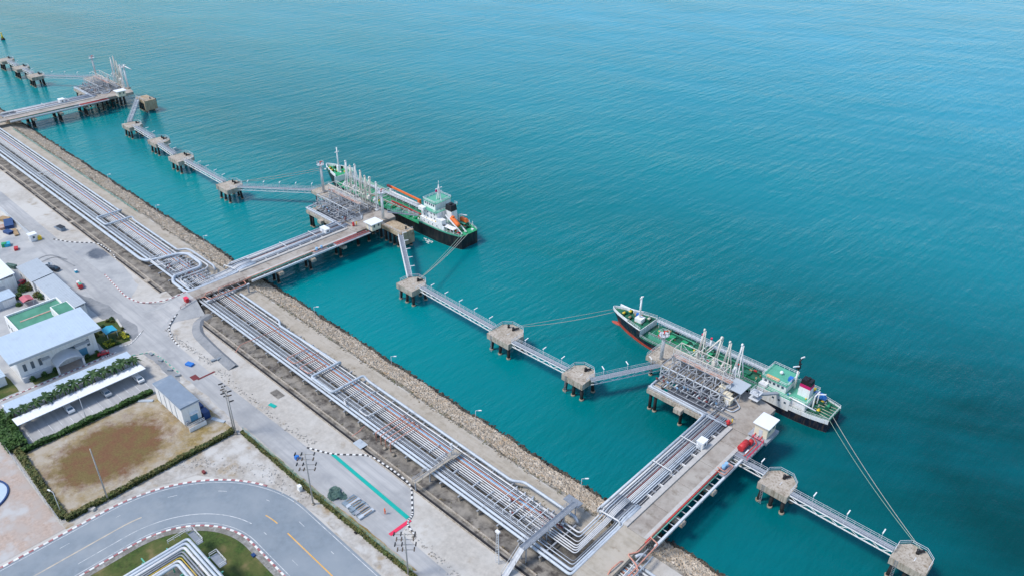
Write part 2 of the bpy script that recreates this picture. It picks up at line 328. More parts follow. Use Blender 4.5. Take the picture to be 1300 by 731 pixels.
# ================================================================== SETTING
# ---- sea
def sea_material():
    m = bpy.data.materials.new('sea_water'); m.use_nodes = True; nt = m.node_tree; N = nt.nodes; L = nt.links
    b = N['Principled BSDF']; b.inputs['Roughness'].default_value = 0.16; b.inputs['IOR'].default_value = 1.33; b.inputs['Specular IOR Level'].default_value = 0.28
    g = N.new('ShaderNodeNewGeometry'); sep = N.new('ShaderNodeSeparateXYZ'); L.new(g.outputs['Position'], sep.inputs[0])
    def nz(scale, det, rot=0, sxy=(1,1), rough=.55):
        mp = N.new('ShaderNodeMapping'); L.new(g.outputs['Position'], mp.inputs[0])
        mp.vector_type = 'TEXTURE'; mp.inputs['Rotation'].default_value = (0,0,rot); mp.inputs['Scale'].default_value = (1/sxy[0], 1/sxy[1], 1)
        n = N.new('ShaderNodeTexNoise'); n.inputs['Scale'].default_value = scale; n.inputs['Detail'].default_value = det; n.inputs['Roughness'].default_value = rough
        L.new(mp.outputs[0], n.inputs['Vector']); return n.outputs['Fac']
    def mr(src, a, b2, c, d):
        r = N.new('ShaderNodeMapRange'); L.new(src, r.inputs[0])
        for i, vv in zip((1,2,3,4), (a,b2,c,d)): r.inputs[i].default_value = vv
        return r.outputs[0]
    def mth(op, a, b2):
        n = N.new('ShaderNodeMath'); n.operation = op
        for i, v in enumerate((a, b2)):
            if isinstance(v, (int, float)): n.inputs[i].default_value = v
            else: L.new(v, n.inputs[i])
        return n.outputs[0]
    def mx(f, a, c):
        x = N.new('ShaderNodeMix'); x.data_type = 'RGBA'; L.new(f, x.inputs[0])
        for i, v in ((6,a),(7,c)):
            if isinstance(v, tuple): x.inputs[i].default_value = (*v,1)
            else: L.new(v, x.inputs[i])
        return x.outputs[2]
    # shallow water by the bank is a lighter, greener turquoise than the deep basin
    dep = mth('ADD', mr(sep.outputs[1], 112, 300, 0, 1), mth('MULTIPLY', mth('SUBTRACT', nz(.008, 4), .5), .6))
    dep = mth('ADD', dep, mr(sep.outputs[0], -170, 0, 0, .75))
    dep = mth('MULTIPLY', dep, mr(sep.outputs[1], 185, 300, 1, .25))
    col = mx(mr(dep, 0.0, 1.0, 0, 1), SHALLOW, DEEP)
    # far water turns paler seaward: grazing sky reflection put into the base colour
    col = mx(mth('MULTIPLY', mr(sep.outputs[1], 200, 520, 0, 1), mr(nz(.006, 4, .3), .25, .6, .7, 1)), col, FAR_SHEEN)
    col = mx(mr(nz(.02, 5, .5, (1,2.5)), .35, .7, 0, .35), col, MID)
    L.new(col, b.inputs['Base Color'])
    h = mth('ADD', mth('MULTIPLY', nz(.15, 3, WROT, (.3, 1.7)), 1.3), mth('MULTIPLY', nz(.42, 4, WROT+.22, (.45, 1.5)), .75))
    h = mth('ADD', h, mth('MULTIPLY', nz(1.6, 3, WROT-.3, (.7, 1.2)), .22))
    calm = mr(nz(.012, 4, .4, (1,2.2)), .35, .65, .45, 1.0)
    h = mth('MULTIPLY', h, calm)
    bp = N.new('ShaderNodeBump'); bp.inputs['Strength'].default_value = 0.6; bp.inputs['Distance'].default_value = 0.9
    L.new(h, bp.inputs['Height']); L.new(bp.outputs[0], b.inputs['Normal'])
    MAT['sea_water'] = m
SHALLOW, MID, DEEP, FAR_SHEEN = (0.0, 0.215, 0.225), (0.0, 0.175, 0.22), (0.0, 0.050, 0.054), (0.005, 0.265, 0.365)
WROT = R(86)
sea_material()
struct('sea', MB().sheet(rect(-12000, 12000, 106, 24000), 0), 'sea_water')

# ---- land
struct('ground', MB().sheet(rect(-12000, 12000, -12000, 105.2), LZ), 'sand')
bank = MB(); bank.add([(-2000,105.2,LZ),(2000,105.2,LZ),(2000,116.5,-1.2),(-2000,116.5,-1.2)], [(0,1,2,3)])
struct('bank_slope', bank, 'rubble')
# armour stones of the bank, a few pixels each: one mass
def stones(name, m, n, x0, x1, y0, y1, s0, s1, label):
    ico_v = np.array([(0,0,-1),(.72,-.53,-.45),(-.28,-.85,-.45),(-.89,0,-.45),(-.28,.85,-.45),(.72,.53,-.45),(.28,-.85,.45),(-.72,-.53,.45),(-.72,.53,.45),(.28,.85,.45),(.89,0,.45),(0,0,1)])
    ico_f = np.array([(0,1,2),(1,0,5),(0,2,3),(0,3,4),(0,4,5),(1,5,10),(2,1,6),(3,2,7),(4,3,8),(5,4,9),(1,10,6),(2,6,7),(3,7,8),(4,8,9),(5,9,10),(6,10,11),(7,6,11),(8,7,11),(9,8,11),(10,9,11)])[:, ::-1]
    X = np.random.uniform(x0, x1, n); Y = np.random.uniform(y0, y1, n) + .45*np.sin(X*.21) + .3*np.sin(X*.57)
    Z = LZ + .05 - (np.clip(Y, 105.2, 116.5)-105.2)*(5.2/11.3)
    S = np.random.uniform(s0, s1, n)
    V = ico_v[None]*S[:,None,None]*np.random.uniform(.6,1.25,(n,12,1))*np.random.uniform(.7,1.3,(n,1,3))
    V += np.stack([X,Y,Z],1)[:,None]
    Fc = (ico_f[None]+(np.arange(n)*12)[:,None,None]).reshape(-1,3)
    me = bpy.data.meshes.new(name); me.from_pydata(V.reshape(-1,3).tolist(), [], Fc.tolist()); me.materials.append(MAT[m])
    o = bpy.data.objects.new(name, me); C.objects.link(o); tag(o, label, 'rocks', kind='stuff')
stones('bank_stones', 'rock', 24000, -250, -18, 106.4, 113.2, .13, .40, 'pale armour stones covering the bank above the water')
stones('bank_stones', 'rock', 16000, -520, -250, 106.4, 113.2, .16, .44, 'pale armour stones of the bank beyond the middle trestle')
stones('wet_bank_stones', 'rock_wet', 5000, -520, -18, 113.2, 114.9, .22, .6, 'dark wet armour stones along the waterline')
stones('crest_rubble', 'rubble', 1500, -520, -18, 105.0, 106.6, .12, .36, 'brown rubble along the crest of the bank')

PZC = [0]
def patch(name, poly, m, z, amp=0.0, step=2.0):
    PZC[0] += 1; z = .003*PZC[0]
    if amp:                               # ragged edge, unless it would cross itself
        for _ in range(6):
            rp = rough_poly(poly, step, amp)
            if not crosses(rp): poly = rp; break
            amp *= .6
    if crosses(poly): print('SELF-CROSSING', name)
    amp = 0                               # each sheet a few millimetres above the one laid before it
    return struct(name, MB().sheet(rough_poly(poly, step, amp) if amp else poly, LZ+z), m)
patch('coast_track', rect(-620, -57.5, 99.9, 105.1), 'track', .004, .3, 3)
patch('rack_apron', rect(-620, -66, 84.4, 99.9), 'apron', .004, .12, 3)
patch('rack_bed_shade', rect(-620, -66, 88.2, 99.2), 'rack_shade', .004, .3, 2)  # dark sheet painting the shade below and between the pipes
patch('yard', [(-305,40), (-318,68), (-306,73.4), G(72,305)[:2], G(100,308)[:2], G(125,309)[:2], G(143,320)[:2], (-246,80), (-238,73.5), (-236,61), (-234.5,56.2), (-236,40)], 'yard', .008, .3)
RY0, RY1 = 66.3, 72.4
road = [(-700,68),(-320,69.5),(-300,RY0),(-157,RY0),(-157,67.0),(-60,67.0),(-60,71.8),(-101,72.2),(-103,77.5),(-110.5,83),(-117,83.2),(-125.5,82.6),(-132.7,76.4),(-137,73.8),(-184,RY1),(-204,RY1),(-211,73.2),(-216,75.5),(-219.3,79),(-219.3,87),(-225.5,87),(-229,81.5),(-233,76.5),(-242,74),(-260,75.2),(-300,74.3),(-700,76)]
patch('main_road', road, 'concrete_road', .012)
patch('verge_strip', rect(-205, -140, 63.2, RY0+.1), 'pale_dirt', .008, .4)
patch('entrance_drive', [(-217.5,56),(-208.8,60.6),(-207,RY0+.2),(-208,69),(-219,69),(-217,65.5),(-214.5,62.5),(-216.5,60)], 'concrete_road', .016)
patch('grey_slope', [(-260,62.3),(-243,67.5),(-222,68.6),(-216.5,66.3),(-216,64.3),(-231,66.3),(-234,63)], 'stain', .012, .3)
patch('grey_slope', [(-208,63.4),(-205,65.7),(-190,66.0),(-187,65),(-188,63.6),(-202,64.0)], 'stain', .012, .25)
patch('field_ground', rect(-187.2, -157.6, 23.5, 64.5), 'field_edge', .008, .2)
patch('roadside_dirt', [(-157.2,22),(-157.2,64),(-120,64.8),(-120,62.4),(-135,60),(-150,50),(-155.2,36),(-155.2,22)], 'pale_dirt', .008)
patch('roadside_dirt', rect(-120, -60, 62.6, 66.9), 'pale_dirt', .008, .2)
patch('car_park', rect(-202.5, -188.2, 24.2, 60.3), 'concrete_road', .010)
patch('service_lane', rect(-213.6, -202.5, 22, 60.2), 'concrete_road', .009)
patch('pink_paving', [(-300,21.6),(-158,21.6),(-155.5,22),(-155.5,-40),(-300,-40)], 'paving_pink', .008)
patch('office_grounds', rect(-300, -213.6, 20, 56.4), 'yard', .006)
patch('garden_bed', [(-233.5,56.6),(-233,65.9),(-216.5,64.2),(-216.9,56.6)], 'lawn', .014, .2)
patch('island_lawn', [(-140.6,-30),(-140.6,30)]+arc(-122,30,18.4,180,90)+[(-60,48.2),(-60,-30)], 'lawn', .006)
patch('bare_soil', rough_poly(arc(-122,30,8,100,180,10)+[(-121,30)], 1.5, .3), 'rubble', .010)
patch('office_lawn', rect(-217.4, -214.2, 36.4, 43.0), 'lawn', .016)
patch('office_lawn', rect(-217.4, -214.2, 50.2, 54.3), 'lawn', .016)
patch('office_lawn', rect(-226, -214.4, 22, 32.4), 'lawn', .014, .2)
patch('berth_approach', [(-66.5,60),(-66.0,100),(-65.0,105.5),(-59.8,105.5),(-59.2,98),(-57,60)], 'track', .020)
# ---- asphalt bend with kerbs and markings
CX, CY, RO, RI = -122.0, 30.0, 32.0, 18.4
def ring(r0, r1, z, m, a0=90, a1=180, ext=None):
    mb = MB(); A = arc(CX, CY, r0, a0, a1, 40); B = arc(CX, CY, r1, a0, a1, 40)
    for i in range(40): mb.sheet([A[i], A[i+1], B[i+1], B[i]], LZ+z)
    return mb
ro = ring(RI, RO, .1, 'asphalt'); ro.sheet(rect(CX-RO, CX-RI, -60, CY), LZ+.1); ro.sheet(rect(CX, -20, CY+RI, CY+RO), LZ+.1)
struct('asphalt_road', ro, 'asphalt')
def path_pts(r, s0=-50, s1=80, step=1.0):
    """points along the bend at radius r: straight up x=CX-r, round, then straight along y=CY+r"""
    out = []; y = s0
    while y < CY: out.append((CX-r, y)); y += step
    n = int(r*math.pi/2/step)
    for i in range(n+1): a = math.pi - math.pi/2*i/n; out.append((CX+r*math.cos(a), CY+r*math.sin(a)))
    x = CX+step
    while x < s1-CX-60 and x < -30: out.append((x, CY+r)); x += step
    return out
def stripe(mb, pts, w, z, dash=None, m=0):
    acc = 0
    for a, b in zip(pts[:-1], pts[1:]):
        d = Vector((b[0]-a[0], b[1]-a[1])); l = d.length; acc += l
        if dash and (acc % (dash[0]+dash[1])) > dash[0]: continue
        nrm = Vector((-d.y, d.x))/l*w/2
        mb.sheet([(a[0]-nrm.x,a[1]-nrm.y),(b[0]-nrm.x,b[1]-nrm.y),(b[0]+nrm.x,b[1]+nrm.y),(a[0]+nrm.x,a[1]+nrm.y)], LZ+z, m)
    return mb
mk = MB(); stripe(mk, path_pts(21.6)[70:109], .16, .112); stripe(mk, path_pts(28.6), .12, .112, (1.6, 10)); stripe(mk, path_pts(21.6)[112:], .12, .112, (1.6,10))
stripe(mk, path_pts(RI+.55), .14, .112); stripe(mk, path_pts(RO-.6), .14, .112)
struct('lane_lines', mk, 'line_white')
my = MB(); stripe(my, path_pts(25.0)[114:119], .25, .112); stripe(my, path_pts(25.0)[122:], .28, .112)
struct('centre_line', my, 'line_yellow')
mf = MB(); stripe(mf, path_pts(25.0)[:86], .34, .112); struct('faded_centre_line', mf, 'line_faded')
struct('kerb_strip', ring(RI-1.7, RI-.4, .09, 'rubble').sheet(rect(CX-RI+.4, CX-RI+1.7, -60, CY), LZ+.09).sheet(rect(CX, -20, CY+RI-1.7, CY+RI-.4), LZ+.09), 'gravel')
def kerb(name, pts, w, h, mats, every=1, kindm='structure', base=LZ+.004):
    mb = MB()
    for i, (a, b) in enumerate(zip(pts[:-1], pts[1:])):
        a3 = (a[0], a[1], base+h/2 if len(a) < 3 else a[2]+h/2); b3 = (b[0], b[1], base+h/2 if len(b) < 3 else b[2]+h/2)
        mb.bar(a3, b3, w, h, m=(i//every) % 2)
    return struct(name, mb, mats)
kerb('road_kerb', path_pts(RO+.2)[:118], .5, .16, ('kerb_red', 'kerb_white'))
kerb('road_kerb', path_pts(RI-.2), .45, .16, ('kerb_red', 'kerb_white'))
def resample(pts, step):
    out = [tuple(pts[0])]; P = [Vector(p) for p in pts]
    for a, b in zip(P[:-1], P[1:]):
        k = max(1, round((b-a).length/step))
        for i in range(1, k+1): out.append(tuple(a.lerp(b, i/k)))
    return out
def smooth_path(pts, step, rad=4): return resample(fillet([(*p[:2], LZ+.01) if len(p) < 3 else p for p in pts], rad, 6), step)
kerb('yard_kerb', smooth_path([(-139,73.6),(-132.6,76.4),(-125.6,82.7),(-117,83.3),(-110.4,83.1),(-103.1,77.2),(-102.4,74.9),(-98,73.6)], .75, 2), .4, .2, ('kerb_black','kerb_white'))
kerb('yard_kerb', smooth_path([G(68,304),G(90,308),G(125,309),G(143,321),G(147,330)], .9, 3), .4, .2, ('kerb_black','kerb_white'))
kerb('junction_kerb', smooth_path([(-261,75.2,4.01),(-241.5,73.8,4.01),(-234,75.5,4.02),(-228.5,81,4.9),(-226.2,87,6.6)], .9, 5), .35, .2, ('kerb_red','kerb_white'))
kerb('junction_kerb', smooth_path([(-219.4,86,6.4),(-219.0,80,4.8),(-215.5,75.2,4.02),(-208,72.8,4.01),(-203,72.5,4.01)], .9, 4), .35, .2, ('kerb_white','kerb_black'))
kerb('lane_kerb', smooth_path([(-213.4,20),(-213.4,56),(-213.4,58.4)], .8, 1), .35, .16, ('kerb_red','kerb_white'))
kerb('drive_kerb', smooth_path([(-216.6,59.6),(-214,62.4),(-216.2,65.6),(-219,69)], 1.2, 2), .3, .16, ('kerb_concrete','kerb_white'))
kerb('drive_kerb', smooth_path([(-208.4,60.8),(-206.4,65.4),(-201,66.2),(-190,66.3)], 1.2, 2), .3, .16, ('pipe_green','kerb_concrete'))
struct('green_marking', MB().sheet([(-132.6,76.1),(-103.3,75.5),(-103.3,76.5),(-132.6,77.0)], LZ+.112), 'paint_green')
struct('red_marking', MB().sheet(rect(-102.9,-102.0,70.1,76.0), LZ+.112), 'paint_red')
struct('green_marking', MB().sheet([G(340,514)[:2],G(344,511)[:2],G(352,515)[:2],G(348,518)[:2]], LZ+.112), 'paint_green')
struct('bay_lines', (lambda mb: [mb.sheet(rect(-195.2,-190.6,y,y+.14), LZ+.112) for y in np.arange(27.5, 59, 2.5)] and mb)(MB()), 'line_white')
for (px, py, w, l, m) in ((352,500,4,2.2,'apron'),(247,479,2.4,1.8,'pipe_dark_red')):
    g = G(px,py); patch('pavement_repair', rect(g[0]-w/2, g[0]+w/2, g[1]-l/2, g[1]+l/2), m, .018)
struct('speed_hump', MB().box(*[f for f in (-184.6,-184.0)], 68.4, 73.6, LZ+.013, LZ+.09), 'pipe_dark_red')
for pts in ([G(35,338),G(60,322),G(85,330)], [G(48,335),G(70,325),G(95,338)]):
    mb = MB(); stripe(mb, [p[:2] for p in resample(fillet(pts, 8, 8), .8)], .55, .104); struct('tyre_track', mb, 'stain')

def ridge(name, pts, n, wid, label, m='gravel'):
    mb = MB(); P = resample([(*p,0) for p in pts], .4)
    for _ in range(n):
        p = random.choice(P); k = random.uniform(.07,.22); x, y = p[0]+random.uniform(-.3,.3), p[1]+random.gauss(0,wid/2)
        mb.obox((x,y,LZ), k*2, k*1.6, k*1.1, random.uniform(0,3), 0, .5)
    tag(mb.build(name, 'pale_dirt' if m == 'gravel' else m), label, 'gravel', kind='stuff')
ridge('gravel_ridge',[(-184,74.2),(-160,74.0),(-139,75.2)],180,1.2,'low ridge of grey gravel between the concrete road and the drain verge')
ridge('gravel_ridge',[(-101,73.6),(-85,73.0),(-62,72.6)],180,1.2,'low ridge of grey gravel along the near end of the concrete road')
ridge('gravel_ridge',[(-215,73.6),(-206,74),(-188,74.6)],160,1.0,'grey gravel along the curved bank at the middle junction')
ridge('gravel_ridge',[(-156.5,50),(-150,55),(-140,62),(-125,63.8)],220,2.5,'scattered rubble on the dirt above the bend','pale_dirt')
patch('dry_strip', [(-150,65.6),(-124,65.9),(-92,67.0),(-91,68.0),(-112,67.6),(-124,66.9),(-150,66.4)], 'field_edge', 0, .2, 1.5)
wd = MB()
for (x0,x1,y,w_,n) in ((-212,-72,84.9,.3,90),(-212,-74,99.9,.4,200),(-520,-240,99.9,.4,150),(-240,-60,105.6,.4,420),(-520,-240,105.6,.4,300),(-140,-60,66.2,.4,160)):
    for _ in range(n):
        cx_, cy_ = random.uniform(x0,x1), random.gauss(y,w_)
        wd.leaves(4, lambda: (cx_+random.uniform(-.3,.3), cy_+random.uniform(-.3,.3), LZ+random.uniform(.04,.15)), .14)
tag(wd.build('weeds','weed'), 'sparse dry weeds scattered along the verges and the bank crest', 'weeds', kind='stuff')
# ---- drain between the rack apron and the verge
def drain(x0, x1):
    t = thing('drain_channel', 'long dark concrete drain channel beside the %s pipe rack' % ('near' if x0 > -220 else 'far'), 'drain', (x0, 83.4, LZ))
    MB().box(x0, x1, 84.05, 84.4, LZ, LZ+.32).build('wall', 'concrete', t)
    MB().box(x0, x1, 82.35, 82.6, LZ, LZ+.22).build('wall', 'concrete', t)
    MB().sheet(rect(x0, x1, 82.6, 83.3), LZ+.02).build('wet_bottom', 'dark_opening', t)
    MB().sheet(rect(x0, x1, 83.3, 84.05), LZ+.024).build('silt', 'apron', t)
    x = x0+3
    while x < x1-4:
        if random.random() < .35: MB().box(x, x+random.uniform(1,3), 82.6, 84.05, LZ+.1, LZ+.22).build('cover_slab', random.choice(['concrete','apron']), t)
        x += 9
    return t
drain(-212, -72); drain(-620, -236)
dc = G(463,561); MB_ = MB().box(dc[0]-1.6, dc[0]+1.6, 82.2, 84.5, LZ+.33, LZ+.40)
tag(MB_.build('drain_plate', 'roof_grey'), 'blue-grey steel plate bridging the drain by the salmon pipe risers', 'cover plate')

# ================================================================== PIPE RACKS ON LAND
ROWS = [(87.95,.46,'pipe_pale'),(88.95,.46,'pipe_pale'),(89.75,.16,'pipe_grey'),(90.15,.16,'pipe_pale'),(90.55,.16,'pipe_grey'),(90.95,.14,'pipe_grey'),(91.3,.12,'pipe_pale'),
        (92.3,.14,'pipe_grey'),(92.8,.17,'pipe_white'),(93.4,.19,'pipe_white'),(94.0,.2,'pipe_white'),(94.6,.2,'pipe_white'),(95.15,.11,'pipe_salmon'),(95.5,.13,'pipe_white'),
        (95.85,.17,'pipe_blue'),(96.25,.1,'pipe_salmon'),(96.7,.18,'pipe_pale'),(97.2,.12,'pipe_grey'),(97.75,.26,'pipe_white'),(98.75,.36,'pipe_pale')]
PZ = 6.0
def supports(t, x0, x1, step=6.2, y0=87.2, y1=99.4):
    n = int(abs(x1-x0)/step)
    for i in range(n+1):
        x = x0 + (x1-x0)*i/n
        b = MB().box(x-.18, x+.18, y0, y1, PZ-.72, PZ-.47).build('sleeper', 'steel', t)
        for y in (87.7, 91.7, 95.2, 98.9): MB().box(x-.22, x+.22, y-.22, y+.22, LZ, PZ-.72).build('post', 'concrete', b)
def loop(t, pts, r, m, z, px=True, rad=.8):
    P = [G(p[0], p[1], z) if px else (p[0], p[1], z) for p in pts]
    return pipe(t, P, r, m, rad, name='expansion_loop')
# near rack: the pipes run along the coast and bend out onto the near trestle
nr = thing('pipe_rack', 'long rack of white, grey and salmon pipes running to the near trestle', 'pipe rack', (-145, 93, LZ))
TRX = {}                                    # x of each pipe once it is on the trestle
k = len(ROWS)
for i, (y, r, m) in enumerate(ROWS):
    tx = XN - 1.3 - (y-87.95)*0.57
    TRX[i] = tx
    if i in (2,4,6,7,12,14,15,17):          # these end at the valve area before the bend
        pipe(nr, [(-221.5,y,PZ-.05),(random.uniform(-84,-76),y,PZ-.05),(-75,y,PZ-.9)], r, m)
    elif i == 19:
        pts = [(-213.5,y+.2,PZ-.9),(-213.5,y+.2,PZ+.1),(-190.5,y+.2,PZ+.1),(-188.6,y-1.2,PZ+.1),(-160.8,y-1.2+.9,PZ),(-159.2,y-.2,PZ),(-159.1,y-.2,PZ+1),(-159.1,88.9,PZ+1.0),(-149.3,88.9,PZ+1.0),(-149.3,y+.5,PZ+1),(-147.6,y+.5,PZ+.1),(-93,y+.2,PZ+.1),(-90.6,y+1.9,PZ+.1),(-86,y+1.9,PZ+.1),(-75.2,y+1.9,PZ+.1),(-74.2,y+1.9,PZ-1.4)]
        pipe(nr, pts, r, m, 1.0)
    else:
        pipe(nr, [(-221.5,y,PZ),(tx,y,PZ),(tx,104.2,PZ+.4),(tx,107,7.25),(tx,112,7.25)], r*(.75 if r > .3 else .8), m, .9)
supports(nr, -217, -74)
# loops that stand above the rack
for pts, r, m in ([[(391,442),(363.5,454.5),(373.5,461.5),(405,447)], .13, 'pipe_salmon'], [[(403.5,455),(380,466),(392,474),(414,462)], .13, 'pipe_salmon'],
                  [[(460.5,493),(436,507),(440,514)], .14, 'pipe_white'], [[(477.5,507),(455.5,520),(466,528),(489,516)], .17, 'pipe_white'],
                  [[(356,416),(305,437.5),(299,447)], .11, 'pipe_salmon'], [[(463,540),(455,548),(447,553)], .1, 'pipe_salmon']):
    loop(nr, pts, r, m, 7.0)
for dx in (0, 2.6, 5.2, 7.8):                 # four salmon cross-overs with risers at the land edge
    x = -128.4 + dx*.72
    pipe(nr, [(x, 96.4, PZ+.1), (x, 96.4, PZ+.9), (x, 87.0, PZ+.9), (x+.1, 86.9, LZ+.35)], .13, 'pipe_salmon', .4, name='crossover_pipe')
for x in (-124.6, -121.2): MB().ball((x, 86.6, LZ+.35), .5, .5, .4).build('valve', 'rubble', nr)
for x, y0, y1 in ((-114,92,95.4),(-110.7,91,94.5),(-104.5,91.2,92.6),(-98,91.4,93.2),(-93.5,90.9,93.4),(-135,91.5,97),(-142,92,97.5),(-171,91.6,96),(-195,91.2,94)):
    pipe(nr, [(x,y0,PZ-.4),(x,y0,PZ+.55),(x,y1,PZ+.55),(x,y1,PZ-.4)], .11, 'pipe_pale', .3, name='branch_pipe')
for x in (-90, -87.4, -85, -82.8, -80.5):     # frames over the valve area
    MB().bar((x,90,PZ+1.3),(x,97.6,PZ+1.3),.16).bar((x,90.1,LZ),(x,90.1,PZ+1.3),.14).bar((x,97.5,LZ),(x,97.5,PZ+1.3),.14).build('frame', 'steel_pale', nr)
for y in np.arange(90.4, 97, .8):
    MB().bar((-82.6,y,PZ+.9),(-77.8,y,PZ+.9),.1).build('header', random.choice(['pipe_white','pipe_pale','pipe_grey','pipe_white']), nr)
for i in range(26):
    x = random.uniform(-89,-74); y = random.uniform(90,97.6)
    mb = MB().cyl(x,y,PZ+.1,PZ+.9,.12,n=6); mb.tube([(x-.3,y,PZ+.9),(x+.3,y,PZ+.9)],.22,6); mb.build('valve', random.choice(['steel','pipe_grey','pipe_dark_red','steel_pale']), nr)
for x, y in ((-80.2,95.6),(-77.5,96.2),(-79.3,97)): MB().bar((x,y,PZ+.3),(x+2.4,y,PZ+.3),.26).build('spool', 'pipe_dark_red', nr)
# far rack: up to the middle trestle
fr = thing('pipe_rack', 'long rack of white, grey and salmon pipes between the far and middle trestles', 'pipe rack', (-340, 93, LZ))
for i, (y, r, m) in enumerate(ROWS):
    tx = XM - 1.0 - (y-87.95)*0.55
    if i == 0:      # the big pale pipe snakes across the rack and back before it turns seaward
        pipe(fr, [(-452,87.2,PZ),(-259,87.2,PZ),(-255.5,88,PZ+.3),(-251.5,97.6,PZ+1),(-249,99.6,PZ+1),(-239.5,99.4,PZ+1),(-237.4,98,PZ+1),(-238.4,89,PZ+.8),(-236,87.4,PZ+.2),(XM-1.4,87.3,PZ+.2),(XM-1.4,104,PZ+.4),(XM-1.4,107,7.3),(XM-1.4,112,7.3)], .52, 'pipe_pale', 2.2, 12)
    elif i == 1:
        pipe(fr, [(-452,y,PZ),(-236.5,y,PZ),(-233.2,y,PZ),(XM-2.6,y,PZ),(XM-2.6,104,PZ+.4),(XM-2.6,107,7.25),(XM-2.6,112,7.25)], .4, m, 1.2)
    elif i == 19:
        pipe(fr, [(-452,99,PZ),(-302,99,PZ),(-301,99.2,PZ+.9),(-301,89.5,PZ+.9),(-292.3,89.5,PZ+.9),(-292.3,99.4,PZ+.9),(-291,99.2,PZ),(-256,99.2,PZ),(-254.6,101.6,PZ+.2),(-252,102.2,PZ+.2),(-236.4,102.2,PZ+.2),(-235,101.9,PZ-1)], .36, m, 1.2)
    elif i == 18:
        pipe(fr, [(-452,y,PZ),(-252.5,y,PZ),(-250.6,100.5,PZ+.6),(-236.6,100.6,PZ+.8),(-235.2,98.6,PZ+.6),(-236,91,PZ+.4),(-235,89.6,PZ+.2),(-229,89.6,PZ)], .26, 'pipe_white', 1.4)
    elif i in (2,4,6,7,12,14,15,17):
        pipe(fr, [(-452,y,PZ),(random.uniform(-246,-232),y,PZ),(-229.5,y,PZ-.4)], r, m)
    else:
        pipe(fr, [(-452,y,PZ),(tx,y,PZ),(tx,104,PZ+.4),(tx,107,7.25),(tx,112,7.25)], r, m, .9)
supports(fr, -452, -232, 7)
loop(fr, [(47,220.5),(64,217)], .14, 'pipe_white', 7); loop(fr, [(49,224),(73,219)], .14, 'pipe_white', 7)
for x0, x1, y0, y1 in ((-253,-246,90.2,95.2),(-256,-249,88.9,93.5),(-247,-241,91,95.5)):
    pipe(fr, [(x0,y1,PZ+.7),(x0,y0,PZ+.7),(x1,y0,PZ+.7),(x1,y1,PZ+.7)], .2, 'pipe_white', .6, name='expansion_loop')
for x in np.arange(-250,-227,2.1): MB().bar((x,90,PZ+1.0),(x,98.5,PZ+1.0),.14).bar((x,90,LZ),(x,90,PZ+1),.12).bar((x,98.4,LZ),(x,98.4,PZ+1),.12).build('frame', 'steel_pale', fr)
for y in np.arange(90.2, 98, .75): MB().bar((-234,y,PZ+.8),(-227,y,PZ+.8),.1).build('header', random.choice(['pipe_white','pipe_pale','pipe_grey','steel']), fr)
for i in range(34):
    x = random.uniform(-250,-227); y = random.uniform(89.6,98)
    MB().cyl(x,y,PZ+.1,PZ+.9,.13,n=6).tube([(x-.3,y,PZ+.9),(x+.3,y,PZ+.9)],.24,6).build('valve', random.choice(['steel','pipe_grey','pipe_dark_red','steel_pale']), fr)
for x in np.arange(-300,-258,6.4): pipe(fr, [(x,91.5,PZ+.3),(x,91.5,PZ+.7),(x,94,PZ+.7),(x,94,PZ+.2)], .1, 'pipe_pale', .3, name='branch_pipe')
# rack beyond the near trestle, and a stub beyond the far one
er = thing('pipe_rack', 'short stretch of crowded pipes on the far side of the near approach road', 'pipe rack', (-50, 96, LZ))
for i, (y, r, m) in enumerate(ROWS): pipe(er, [(-60.5+.2*(i%3),y+1.2,PZ-.6),(-20,y+1.2,PZ-.6)], r, m)
for P, m in (([(-59.4,112,7.3),(-59.4,106.4,7.3),(-57.2,106.2,7.0),(-57.0,98,6.9),(-56.8,90,6.9)],'pipe_salmon'), ([(-58.9,106.2,7.3),(-59.1,101.5,7.0),(-60.3,99.6,7.0),(-57.3,98.6,7.0),(-56.2,97.5,7.0),(-56.2,90,6.9)],'pipe_salmon'),
             ([(-59.8,99,5.6),(-60.2,97,7.2),(-60.4,94,7.2),(-60.4,92,5.6)],'pipe_salmon'), ([(-58.2,104,6.6),(-57.9,97,6.6),(-57.6,89,6.6)],'pipe_white'),([(-56.4,103.2,6.3),(-56.2,96,6.3),(-52,95.6,6.3),(-40,95.4,6.3)],'pipe_pale')):
    pipe(er, P, .16, m, .5)
pipe(er, [(-59,100.6,6.4),(-58.6,101.6,6.5),(-58,102.6,6.2),(-57.6,102.8,5)], .36, 'pipe_pale', .6)
supports(er, -58, -22, 6, 88, 100.5)
wr = thing('pipe_rack', 'pipe rack seen beyond the far trestle at the left edge', 'pipe rack', (-480, 93, LZ))
for i, (y, r, m) in enumerate(ROWS[::2]): pipe(wr, [(-456,y,PZ),(-560,y,PZ)], r, m, n=6)
supports(wr, -456, -540, 12)
